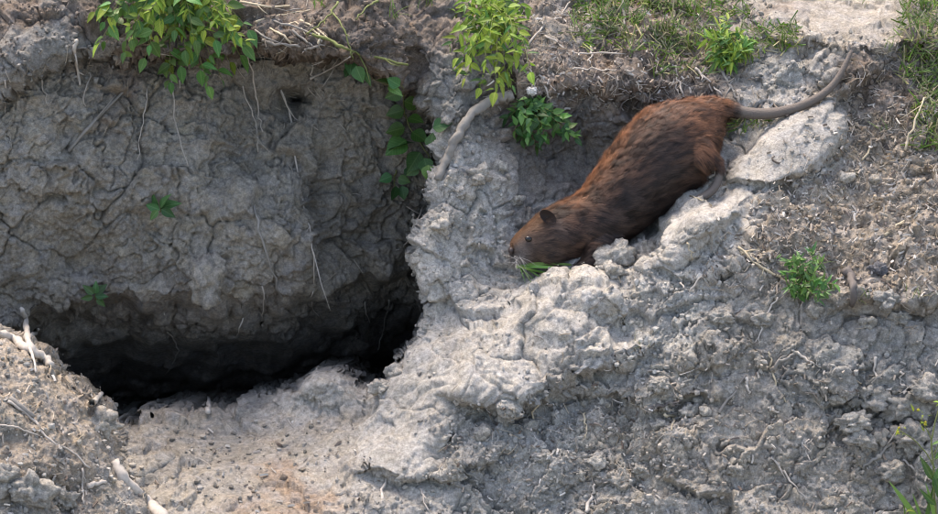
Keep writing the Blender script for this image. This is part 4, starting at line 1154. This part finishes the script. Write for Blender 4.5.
# weed with yellow buds at the lower right
e = root_empty('yellow_weed', on(936, 500, .03), 'tall weed with yellow buds at the lower right corner', 'weed')
def wpt(x, y, l): return pix(x, y, surf(934, 470) - l)
for pts, r in [([(938, 530, .03), (935, 500, .05), (934, 470, .06), (932, 440, .07), (938, 412, .07), (942, 395, .07)], .0020), ([(935, 468, .06), (924, 450, .07), (912, 438, .08), (900, 431, .08)], .0013),
               ([(932, 440, .07), (926, 428, .07), (921, 418, .07)], .0011), ([(934, 455, .06), (940, 440, .06), (946, 430, .06)], .0011)]:
    line = smooth_line([wpt(*p) for p in pts], 5, .0006, 5)
    world_tube('stem', line, np.linspace(r, r * .7, len(line)), M_STEM, e, sides=6)
bud_me = clod_mesh('bud', 9, 2, .15, 1.0, (.5, .4, .05)); bud_me.materials.append(M_FLOWER)
for x, y, n in [(900, 431, 6), (920, 416, 8), (940, 408, 7), (928, 426, 4), (903, 508, 4)]:
    for k in range(n):
        p = wpt(x + random.gauss(0, 3.5), y + random.gauss(0, 3), .078 + random.uniform(-.008, .008)) if y < 500 else on(x + random.gauss(0, 3), y + random.gauss(0, 4), .025)
        s_ = random.uniform(.8, 1.7) * S
        if random.random() < .35:
            place('bud', bud_me, Matrix.Translation(Vector(p)) @ Matrix.Diagonal((s_, s_, s_, 1)), e)
        else:
            put_leaf(e, Vector(p), rv() + UPV * .6, [('yellow', 'lance')], random.uniform(5, 9) * S, .5)
for x, y, ang, L in [(933, 480, 120, 26), (935, 460, 60, 20), (934, 490, 75, 34), (940, 500, 100, 30), (932, 445, 30, 16), (936, 505, 140, 22)]:
    d = CR * math.cos(math.radians(ang)) + CU * math.sin(math.radians(ang)) - CF * .3
    put_leaf(e, Vector(wpt(x, y, .055)), Vector(d), [('green', 'lance')], L * S, .7)
e = root_empty('broad_grass', on(912, 515, .01), 'broad green grass blades at the bottom right under the weed', 'grass tuft')
for x, y, ang, L, wd in [(916, 518, 125, 46, 2.2), (922, 522, 108, 30, 2.0), (926, 520, 80, 36, 2.2), (905, 520, 95, 22, 1.5), (936, 522, 105, 40, 2.0)]:
    d = CR * math.cos(math.radians(ang)) + CU * math.sin(math.radians(ang)) - CF * .35
    place('blade', BLADES['green'][0], frame(on(x, y, .01), d, FCAM + UPV * .3, (L * S * wd, L * S, L * S)), e)

# ------------------------------------------------------------------ loose litter (nobody could count it)
ico = bmesh.new(); bmesh.ops.create_icosphere(ico, subdivisions=1, radius=1)
IV = np.array([v.co[:] for v in ico.verts]); IF = np.array([[v.index for v in f.verts] for f in ico.faces]); ico.free()

def scatter_px(n, lst, seed):
    """random photo points, denser round the given spots (x, y, rx, ry, weight)"""
    r = np.random.default_rng(seed)
    w = np.array([q[4] for q in lst], float); w /= w.sum()
    k = r.choice(len(lst), n, p=w)
    L = np.array(lst)[k]
    x = L[:, 0] + r.uniform(-1, 1, n) * L[:, 2]; y = L[:, 1] + r.uniform(-1, 1, n) * L[:, 3]
    bare = np.zeros(len(x), bool)
    for k in (0, 1, 2, 4): bare |= sdf_poly(x, y, LOBES[k][0]) > 0
    ok = ~(bare & (r.uniform(size=len(x)) < .85)) & ~((surf(x, y) > .3) & (x < 430) & (y > 290)) & (x > -60) & (x < 1000) & (y > -50) & (y < 560)
    return x[ok], y[ok]

def tone(x, y, r, lo=.55, hi=1.25):
    a = np.zeros((len(x), 3)); t = np.zeros(len(x)) + 1e-9
    for cx, cy, cr, c in FRONT_COL:
        g = 1 / ((((x - cx) ** 2 + (y - cy) ** 2) / cr ** 2) ** 2.2 + 1e-3)
        a += g[:, None] * c; t += g
    return a / t[:, None] * r.uniform(lo, hi, len(x))[:, None]

def crumbs(name, n, lst, size, seed, label):
    r = np.random.default_rng(seed)
    x, y = scatter_px(n, lst, seed); n = len(x)
    s = (size[0] + (size[1] - size[0]) * r.uniform(0, 1, n) ** 4.5) * S * .5
    nn = normal(x, y, 6)
    P = on(x, y) + nn * (s * .1)[:, None]
    V = IV[None] * (s[:, None, None] * r.uniform(.55, 1.35, (n, 12, 1))) * r.uniform(.6, 1.3, (n, 1, 3)) + P[:, None]
    F = (IF[None] + (np.arange(n) * 12)[:, None, None]).reshape(-1, 3)
    c = np.repeat(tone(x, y, r), 12, 0)
    me = quad_mesh(name, V.reshape(-1, 3), F, False, c)
    o = link(name, me, M_CRUMB, label=label, cat='soil crumbs', kind='stuff')

ZR = [(860, 210, 110, 90, 5), (720, 430, 230, 90, 7), (560, 460, 140, 60, 4), (250, 470, 150, 45, 1.3), (600, 300, 130, 60, 2.0), (460, 220, 50, 110, 1.2), (440, 410, 80, 80, 1.6), (830, 90, 100, 60, 2.5), (640, 40, 140, 50, 2.5), (330, 25, 90, 40, 1.0), (60, 40, 70, 40, 1.0), (60, 430, 70, 90, 2.6), (730, 300, 110, 60, 1.2)]
crumbs('soil_crumbs', 13000, ZR, (1.2, 7.0), 71, 'small crumbs of dry earth strewn over the bank')

def straws(name, n, lst, length, seed, label, cols, width=(.5, 1.2), up=0.1):
    r = np.random.default_rng(seed)
    x, y = scatter_px(n, lst, seed); n = len(x)
    nn = normal(x, y, 6)
    P = on(x, y) + nn * .0015
    t = np.cross(nn, r.normal(size=(n, 3))); t /= np.linalg.norm(t, axis=1)[:, None] + 1e-9
    t = t + nn * r.uniform(-.05, .35, (n, 1)) * up * 3
    L = (length[0] + (length[1] - length[0]) * r.uniform(0, 1, n) ** 2) * S
    w = r.uniform(*width, n) * S
    sd = np.cross(t, nn); sd /= np.linalg.norm(sd, axis=1)[:, None] + 1e-9
    bend = sd * (r.normal(size=(n, 1)) * .22) + nn * (r.uniform(0, .25, (n, 1)))
    V = []
    for f in (-.5, -.17, .17, .5):
        c0 = P + t * (L * f)[:, None] + bend * (L * (.25 - f * f))[:, None]
        V += [c0 + sd * w[:, None] * .5, c0 - sd * w[:, None] * .5, c0 + nn * w[:, None] * .7]
    V = np.stack(V, 1)
    F = []
    for k in range(3):
        for a, b_ in ((0, 1), (1, 2), (2, 0)):
            F.append((k * 3 + a, k * 3 + b_, k * 3 + 3 + b_, k * 3 + 3 + a))
    F = (np.array(F)[None] + (np.arange(n) * 12)[:, None, None]).reshape(-1, 4)
    c = np.array(cols)[r.integers(0, len(cols), n)] * r.uniform(.7, 1.25, (n, 1))
    me = quad_mesh(name, V.reshape(-1, 3), F, False, np.repeat(c, 12, 0))
    link(name, me, M_CRUMB, label=label, cat='litter', kind='stuff')
SC = [(.40, .34, .26), (.44, .39, .32), (.32, .27, .20), (.22, .19, .16), (.46, .42, .37)]
straws('straw_litter', 2600, [(870, 210, 100, 90, 8), (760, 240, 60, 50, 2), (700, 440, 230, 80, 3), (560, 430, 120, 50, 2.5), (640, 60, 120, 50, 6), (570, 60, 50, 50, 3), (270, 22, 60, 30, 2), (560, 310, 90, 50, .8), (250, 460, 140, 50, .8), (50, 420, 60, 80, 1.5), (900, 90, 60, 50, 4)], (5, 17), 72, 'bits of dry straw and root strewn over the slope', SC, (.4, .9))
straws('root_hairs', 500, [(150, 120, 150, 60, 4), (330, 100, 80, 40, 2), (60, 90, 60, 40, 2), (180, 60, 160, 12, 3), (640, 85, 100, 25, 4), (330, 60, 90, 12, 2), (200, 240, 160, 60, 1.5), (880, 320, 60, 16, 1.5)], (6, 22), 73, 'fine root hairs showing in the earth faces', [(.30, .26, .2), (.22, .19, .15), (.38, .34, .28)], (.3, .7), .5)
straws('grass_cover', 1700, [(640, 25, 60, 26, 5), (690, 50, 40, 24, 4), (770, 38, 30, 14, 2), (925, 40, 25, 40, 5), (930, 110, 18, 40, 3), (600, 20, 30, 20, 2), (752, 122, 25, 8, .5), (690, 5, 60, 12, 3)], (9, 26), 74, 'sparse short grass covering the top of the bank', [(.11, .20, .04), (.15, .22, .06), (.36, .32, .18), (.22, .25, .10)], (.8, 1.7), 1.6)
straws('chip_litter', 1900, [(870, 200, 110, 95, 9), (770, 220, 60, 50, 2), (720, 440, 230, 80, 3), (560, 440, 120, 50, 1), (600, 60, 120, 50, 3), (250, 465, 130, 50, .8), (50, 430, 60, 80, 1.5)], (3, 9), 75, 'flakes of bark and dry clay strewn over the slope', [(.50, .46, .40), (.42, .37, .31), (.30, .25, .2), (.16, .13, .11), (.48, .45, .40)], (1.0, 2.6), .3)
# ------------------------------------------------------------------ the animal
SP = [  # spine: px, py, depth, half height (px), half width (px)
    (511, 254.5, .055, 8, 7), (513.5, 254.5, .056, 12, 11), (519, 252.5, .058, 16, 14.5), (526, 249.5, .062, 19.5, 17.5), (536, 245, .067, 23, 20.5), (547, 239.5, .074, 26, 23.5),
    (560, 234, .080, 27.5, 25.5), (573, 229.5, .086, 28.5, 27.5), (588, 223.5, .091, 30, 31), (606, 213, .097, 33.5, 35), (630, 189, .105, 38, 39), (652, 166, .112, 42.5, 41),
    (671, 149.5, .120, 45.5, 42), (686, 136.5, .126, 39.5, 38), (699, 125, .130, 29, 30), (710, 116.5, .132, 19, 20), (719, 112, .132, 11.5, 12), (728, 110, .131, 7, 7)]
TAIL = [(722, 110, .132, 8), (732, 110, .130, 6.6), (748, 113, .127, 6.2), (769, 113.6, .122, 5.8), (790, 109.8, .118, 5.4), (808, 103, .116, 4.9), (822, 95, .116, 4.5), (833, 85, .118, 4.0), (841, 73, .122, 3.5), (847, 61, .128, 3.0), (852, 50, .134, 2.2)]
HEAD_N = 7
sp = np.array(SP)

def loft(sec, sides=28):
    """elliptical sections along a pixel-space spine, half height in the picture plane, half width in depth"""
    P = pix(sec[:, 0], sec[:, 1], sec[:, 2])
    t = np.gradient(P, axis=0); t /= np.linalg.norm(t, axis=1)[:, None]
    up = np.cross(np.cross(t, -CF), t) * 0
    V, F = [], []
    n = len(P)
    for i in range(n):
        dep = CF - t[i] * (CF @ t[i]); dep /= np.linalg.norm(dep)
        upv = np.cross(dep, t[i]); upv /= np.linalg.norm(upv)
        if upv[2] < 0: upv = -upv
        for k in range(sides):
            a = 2 * math.pi * k / sides
            V.append(P[i] + upv * math.sin(a) * sec[i, 3] * S + dep * math.cos(a) * sec[i, 4] * S)
    for i in range(n - 1):
        for k in range(sides):
            k2 = (k + 1) % sides
            F.append((i * sides + k, i * sides + k2, (i + 1) * sides + k2, (i + 1) * sides + k))
    F.append(tuple(range(sides))); F.append(tuple((n - 1) * sides + k for k in range(sides)))
    return V, F

def densify(sec, m=4):
    sec = np.array(sec, float)
    x = np.arange(len(sec)); xx = np.linspace(0, len(sec) - 1, (len(sec) - 1) * m + 1)
    q = smooth_line(np.c_[sec[:, :2], sec[:, 2] * 1000], m)
    rest = np.stack([np.interp(xx, x, sec[:, c]) for c in range(3, sec.shape[1])], 1)
    return np.c_[q[:, :2], q[:, 2] / 1000, rest]

VV, FF = [], []
def add(V, F):
    o = len(VV)
    VV.extend([tuple(v) for v in V]); FF.extend([tuple(i + o for i in f) for f in F])

body_sec = densify(SP)
add(*loft(body_sec))
tail_sec = densify([(a, b_, c, d, d) for a, b_, c, d in TAIL])
add(*loft(tail_sec, 14))
def limb(pts, sides=12):
    sec = densify([(a, b_, c, r, r2) for a, b_, c, r, r2 in pts], 4)
    add(*loft(sec, sides))
# near hind leg: thigh, shank and long foot; far hind leg behind it
limb([(682, 145, .085, 24, 15), (692, 151, .070, 21, 15), (702, 156, .062, 14, 12), (711.5, 160, .060, 8, 8), (718.5, 165, .060, 5.0, 5.5), (719, 177, .058, 4.3, 5), (715, 187, .055, 4.4, 5.5), (708, 194, .053, 4.4, 6), (698, 199, .051, 4.0, 6.5), (690, 201.5, .049, 2.6, 4.5)])
for k, dz in enumerate((-.010, -.004, .003, .010)):
    limb([(700, 198, .052 + dz * .6, 2.6, 2.2), (693, 200 + k * .5, .050 + dz, 2.6, 2.0), (686.5 + abs(k - 1.5), 203 + k * .4, .049 + dz * 1.2, 1.9, 1.6), (684.5 + abs(k - 1.5), 204.5 + k * .4, .049 + dz * 1.3, .8, .7)], 8)
limb([(700, 150, .165, 20, 14), (708, 162, .172, 14, 10), (712, 174, .172, 6, 6), (708, 188, .165, 5, 6), (694, 196, .158, 4, 6), (686, 199, .155, 2, 4)])
# fore legs, mostly behind the clods
for dd, dx in ((.045, 0), (.15, -6)):
    limb([(604 + dx, 226, dd + .02, 18, 13), (598 + dx, 244, dd + .005, 13, 10), (590 + dx, 258, dd, 8, 8), (582 + dx, 268, dd - .002, 6, 6.5), (572 + dx, 273, dd - .004, 5, 6), (564 + dx, 276, dd - .006, 3, 4.5)])
    for k, dz in enumerate((-.008, -.003, .003, .008)):
        limb([(570 + dx, 273, dd - .004 + dz * .6, 2.4, 2), (564 + dx, 275.5, dd - .006 + dz, 2.2, 1.8), (558 + dx, 279, dd - .006 + dz * 1.2, 1.2, 1)], 8)
# cheek, brow and lower jaw masses
def ball(px, py, w, rx, ry, rd, sides=16):
    bm = bmesh.new(); bmesh.ops.create_icosphere(bm, subdivisions=3, radius=1)
    V = [pix(px, py, w) + CR * v.co.x * rx * S + CU * v.co.z * ry * S + CF * v.co.y * rd * S for v in bm.verts]
    F = [tuple(v.index for v in f.verts) for f in bm.faces]; bm.free()
    add(V, F)
ball(516.5, 259, .055, 6, 5.5, 9)           # muzzle pad
ball(524, 262, .060, 10, 6, 9)            # lower jaw
ball(546, 254, .052, 15, 12, 10)          # cheek
ball(531.5, 238.5, .052, 7, 5, 6)           # brow ridge
ball(520, 247.5, .056, 8, 5.5, 8)            # bridge of the nose

me0 = mesh_list('body_raw', VV, FF, True)
raw = bpy.data.objects.new('body_raw', me0); col.objects.link(raw)
rm = raw.modifiers.new('remesh', 'REMESH'); rm.mode = 'VOXEL'; rm.voxel_size = .0032
sm = raw.modifiers.new('smooth', 'SMOOTH'); sm.factor = .5; sm.iterations = 6
dg = bpy.context.evaluated_depsgraph_get()
body_me = bpy.data.meshes.new_from_object(raw.evaluated_get(dg))
bpy.data.objects.remove(raw)
body_me.name = 'body'
nv = len(body_me.vertices)
BV = np.zeros(nv * 3, np.float32); body_me.vertices.foreach_get('co', BV); BV = BV.reshape(-1, 3).astype(float)
BN = np.zeros(nv * 3, np.float32); body_me.vertices.foreach_get('normal', BN); BN = BN.reshape(-1, 3).astype(float)

spw = pix(body_sec[:, 0], body_sec[:, 1], body_sec[:, 2])
def coat(P):
    """coat colour by where on the animal: rusty back and rump, dark flank, greyish muzzle, bare tail and feet"""
    x, y, w = to_pix(P)
    d2 = ((P[:, None, :] - spw[None, ::3]) ** 2).sum(-1)
    k = d2.argmin(1)
    ctr = spw[::3][k]; hh = body_sec[::3, 3][k] * S
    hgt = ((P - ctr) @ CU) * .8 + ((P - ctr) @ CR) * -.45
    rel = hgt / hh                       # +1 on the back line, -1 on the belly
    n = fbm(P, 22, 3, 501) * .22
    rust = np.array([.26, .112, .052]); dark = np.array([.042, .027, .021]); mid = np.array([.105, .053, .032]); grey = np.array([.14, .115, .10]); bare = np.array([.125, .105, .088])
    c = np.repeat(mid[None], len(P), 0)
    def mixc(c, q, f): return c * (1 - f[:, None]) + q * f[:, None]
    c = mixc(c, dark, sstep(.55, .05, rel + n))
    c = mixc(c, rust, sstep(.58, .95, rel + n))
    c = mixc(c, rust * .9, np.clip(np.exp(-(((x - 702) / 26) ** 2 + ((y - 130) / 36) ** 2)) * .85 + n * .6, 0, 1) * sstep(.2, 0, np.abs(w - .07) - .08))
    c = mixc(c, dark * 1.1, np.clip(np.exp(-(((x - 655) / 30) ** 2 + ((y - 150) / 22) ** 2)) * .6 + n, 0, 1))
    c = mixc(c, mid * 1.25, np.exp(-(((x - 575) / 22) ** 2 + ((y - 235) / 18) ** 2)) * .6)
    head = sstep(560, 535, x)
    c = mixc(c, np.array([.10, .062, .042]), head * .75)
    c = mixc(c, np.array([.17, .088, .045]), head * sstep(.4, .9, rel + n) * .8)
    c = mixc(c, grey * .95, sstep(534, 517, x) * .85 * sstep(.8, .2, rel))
    c = mixc(c, np.array([.30, .285, .27]), np.exp(-(((x - 517) / 9) ** 2 + ((y - 264) / 7) ** 2)) * .9)
    c = mixc(c, grey * 1.1, np.exp(-(((x - 551) / 7) ** 2 + ((y - 224) / 8) ** 2)) * .5)
    foot = np.maximum(sstep(168, 176, y) * sstep(698, 706, x + (y - 176) * 1.0) * sstep(.115, .085, w), sstep(268, 274, y) * sstep(596, 590, x) * sstep(548, 552, x))
    c = mixc(c, np.array([.11, .094, .082]), foot)
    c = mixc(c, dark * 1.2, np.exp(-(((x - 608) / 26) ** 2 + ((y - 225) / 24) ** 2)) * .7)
    tail = sstep(726, 740, x)
    c = mixc(c, bare, tail)
    nose = np.exp(-(((x - 511) / 4) ** 2 + ((y - 251.5) / 4.5) ** 2))
    c = mixc(c, np.array([.05, .04, .038]), np.clip(nose * 1.3, 0, 1))
    return c, np.maximum(foot, tail), rel, head

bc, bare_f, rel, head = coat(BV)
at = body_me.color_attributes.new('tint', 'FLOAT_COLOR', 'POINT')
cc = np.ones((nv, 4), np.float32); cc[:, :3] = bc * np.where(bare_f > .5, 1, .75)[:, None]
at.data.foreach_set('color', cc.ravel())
body_me.polygons.foreach_set('use_smooth', np.ones(len(body_me.polygons), bool))

def fur_mat(name, rough, bump):
    m, t, b_ = mat(name); N, L = t.nodes, t.links
    a = N.new('ShaderNodeAttribute'); a.attribute_name = 'tint'
    L.new(a.outputs['Color'], b_.inputs['Base Color'])
    b_.inputs['Roughness'].default_value = rough; b_.inputs['Specular IOR Level'].default_value = .35
    tc = N.new('ShaderNodeTexCoord'); n = N.new('ShaderNodeTexNoise'); n.inputs['Scale'].default_value = 350; n.inputs['Detail'].default_value = 4
    L.new(tc.outputs['Object'], n.inputs['Vector'])
    bp = N.new('ShaderNodeBump'); bp.inputs['Distance'].default_value = bump; L.new(n.outputs[0], bp.inputs['Height']); L.new(bp.outputs[0], b_.inputs['Normal'])
    return m
M_SKIN = fur_mat('skin', .75, .0015)
M_FUR = fur_mat('fur', .6, .0002)
body_me.materials.clear()
animal = link('nutria', None, label='brown long-tailed rodent climbing head first down the pale ridge with grass in its mouth', cat='nutria')
AB = Vector(pix(690, 202, .06)); animal.location = AB;
body_me.transform(Matrix.Translation(-AB))
body = link('body', body_me, M_SKIN, animal)

# fur: short tapered strands leaning from nose to tail
body_me.calc_loop_triangles()
tri = np.zeros(len(body_me.loop_triangles) * 3, np.int32); body_me.loop_triangles.foreach_get('vertices', tri); tri = tri.reshape(-1, 3)
A, B_, C_ = BV[tri[:, 0]], BV[tri[:, 1]], BV[tri[:, 2]]
area = np.linalg.norm(np.cross(B_ - A, C_ - A), axis=1)
tb = bare_f[tri].mean(1)
wgt = area * (1 - sstep(.15, .98, tb)) ** 1.5 * (area > 0)
nf = 170000
fr = np.random.default_rng(5)
ti = fr.choice(len(tri), nf, p=wgt / wgt.sum())
u1, u2 = fr.uniform(size=nf), fr.uniform(size=nf); sw = u1 + u2 > 1; u1[sw], u2[sw] = 1 - u1[sw], 1 - u2[sw]
RP = A[ti] + (B_[ti] - A[ti]) * u1[:, None] + (C_[ti] - A[ti]) * u2[:, None]
RN = BN[tri[ti]].mean(1); RN /= np.linalg.norm(RN, axis=1)[:, None] + 1e-9
tang = np.gradient(spw, axis=0); tang /= np.linalg.norm(tang, axis=1)[:, None]
near = ((RP[:, None, :] - spw[None, ::3]) ** 2).sum(-1).argmin(1)
TD = tang[::3][near]
fx, fy, fw = to_pix(RP)
leg = (sstep(676, 712, fx) * sstep(118, 165, fy))[:, None]
TD = TD * (1 - leg) + (np.array([.55, -.1, -.8]))[None] * leg
TD = TD + np.array([0, 0, -.38])[None]                                # hang of the coat
nc = 3600
ci_ = fr.choice(nf, nc, replace=False)
CP = RP[ci_].astype(np.float32)
own = np.zeros(nf, np.int64)
for s_ in range(0, nf, 10000):
    q = RP[s_:s_+10000].astype(np.float32)
    own[s_:s_+10000] = ((CP ** 2).sum(1)[None] - 2 * q @ CP.T).argmin(1)
TD = TD + np.stack([fbm(RP, 30, 2, 601), fbm(RP, 30, 2, 604), fbm(RP, 30, 2, 607)], 1) * .45 + fr.normal(size=(nc, 3))[own] * .08 + fr.normal(size=(nf, 3)) * .07
TD = TD - RN * (TD * RN).sum(1)[:, None]; TD /= np.linalg.norm(TD, axis=1)[:, None] + 1e-9
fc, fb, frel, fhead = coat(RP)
face = sstep(552, 520, fx)
Lh = (.030 - .022 * face) * fr.uniform(.75, 1.2, nc)[own] * fr.uniform(.7, 1.15, nf)
Lh = Lh * (1 - .7 * sstep(.2, .9, fb)) * (1 - .5 * sstep(700, 712, fx) * sstep(145, 158, fy))
liftv = (.30 + .18 * sstep(.5, 1, frel)) * fr.uniform(.6, 1.5, nf) * (1 - .35 * face)
wd = (.00065 - .0002 * face) * fr.uniform(.6, 1.3, nf)
sd = np.cross(TD, RN)
m1 = RP + (TD + RN * liftv[:, None]) * (Lh * .5)[:, None]
tp = RP + (TD + RN * (liftv * .55)[:, None]) * Lh[:, None] - np.array([0, 0, 1.0]) * (Lh * .10)[:, None]
ctip = (CP + (TD[ci_] + RN[ci_] * (liftv[ci_] * .55)[:, None]) * Lh[ci_][:, None])[own]
tp = tp + (ctip - tp) * (.28 * (1 - face))[:, None] * fr.uniform(.5, 1, nf)[:, None]
m1 = m1 + (ctip - tp) * (.12 * (1 - face))[:, None]
FV = np.stack([RP - RN * .001 + sd * wd[:, None] * .5, RP - RN * .001 - sd * wd[:, None] * .5, m1 + sd * wd[:, None] * .42, m1 - sd * wd[:, None] * .42, tp], 1)
base_i = np.arange(nf) * 5
fl = np.concatenate([np.stack([base_i, base_i + 1, base_i + 3, base_i + 2], 1).ravel(), np.stack([base_i + 2, base_i + 3, base_i + 4], 1).ravel()])
ls = np.concatenate([np.arange(nf) * 4, nf * 4 + np.arange(nf) * 3])
tonev = fr.uniform(.7, 1.3, nf) * fr.uniform(.65, 1.3, nc)[own]
bax = (spw[-1] - spw[8]) / np.linalg.norm(spw[-1] - spw[8])
bq = RP - bax[None] * (RP @ bax)[:, None] * .78
band = sstep(-.1, .35, fbm(bq, 110, 2, 651))
tonev = tonev * (1 - .7 * band * (1 - face))
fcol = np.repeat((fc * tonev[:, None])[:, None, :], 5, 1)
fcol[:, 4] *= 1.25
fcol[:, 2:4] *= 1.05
fur_me = new_mesh('fur', FV.reshape(-1, 3) - np.array(AB), fl, ls, False, fcol.reshape(-1, 3))
link('fur', fur_me, M_FUR, animal)

# ears, eye, nose, whiskers
M_EYE, _, eb = mat('eye'); eb.inputs['Base Color'].default_value = (.006, .005, .004, 1); eb.inputs['Roughness'].default_value = .12
M_EAR = simple_mat('ear_skin', (.035, .024, .02), .7, .3)
M_NOSE = simple_mat('nose_skin', (.05, .038, .035), .45, .3)
M_WHISK = simple_mat('whisker', (.42, .40, .37), .5, .1)

def body_depth(px, py):
    x, y, w = to_pix(BV)
    q = (x - px) ** 2 + (y - py) ** 2 < 12
    return w[q].min() if q.any() else .05

def dome(name, px, py, rx, ry, rd, rot, m, out=.0, flat=None):
    bm = bmesh.new(); bmesh.ops.create_icosphere(bm, subdivisions=3, radius=1)
    a = math.radians(rot)
    w = body_depth(px, py) - out
    p0 = pix(px, py, w)
    V = []
    for v in bm.verts:
        x, y, z = v.co
        if flat == 'ear':                      # a cupped round ear
            r2 = x * x + z * z
            y = 1.1 * (1 - r2) + (.25 if v.co.y > 0 else 0) - .35 * z
        xx, zz = x * rx, z * ry
        V.append(p0 + CR * (xx * math.cos(a) - zz * math.sin(a)) * S + CU * (xx * math.sin(a) + zz * math.cos(a)) * S + CF * y * rd * S - np.array(AB))
    F = [tuple(v.index for v in f.verts) for f in bm.faces]; bm.free()
    me = mesh_list(name, V, F, True)
    return link(name, me, m, animal)
dome('ear', 548, 217, 9.6, 6.0, 5.5, -38, M_EAR, .013, 'ear')
dome('eye', 528.5, 239, 3.6, 2.9, 2.4, -15, M_EYE, .0005)
dome('nose', 511, 250.5, 3.0, 3.6, 5, 0, M_NOSE, -.004)
for k in range(16):
    x0, y0 = random.uniform(514, 521), random.uniform(255, 263)
    w0 = body_depth(x0, y0)
    p0 = Vector(pix(x0, y0, w0 + .001))
    ang = math.radians(random.uniform(150, 340) if k % 2 else random.uniform(260, 350))
    d = Vector(CR * math.cos(ang) + CU * math.sin(ang) - CF * random.uniform(.3, 1.2)).normalized()
    L = random.uniform(.03, .065)
    line = [p0, p0 + d * L * .5, p0 + d * L - UPV * L * .15]
    world_tube('whisker', [np.array(q) for q in line], [.0003, .00022, .0001], M_WHISK, animal, sides=4)

# grass held in the mouth
g = root_empty('grass_bundle', pix(519, 266, .045), 'bundle of green grass blades held in the animal\'s mouth', 'grass')
for x, y, ang, L, wd, kind in [(516, 266, -14, 46, .8, 'green'), (516, 267, 2, 70, .9, 'green'), (518, 268, -6, 56, .8, 'green'), (520, 268, -38, 30, 1.0, 'green'), (522, 268, -55, 24, .9, 'green'), (517, 266, 8, 78, .8, 'green'),
                               (524, 268, -26, 32, .9, 'green'), (520, 267, -72, 18, .9, 'green')]:
    d = CR * math.cos(math.radians(ang)) + CU * math.sin(math.radians(ang)) - CF * random.uniform(.1, .35)
    place('blade', BLADES[kind][random.randint(0, 1)], frame(pix(x, y, .046 - random.uniform(0, .012)), d, FCAM + UPV * .6 + rv(.3), (L * S * wd, L * S, L * S)), g)
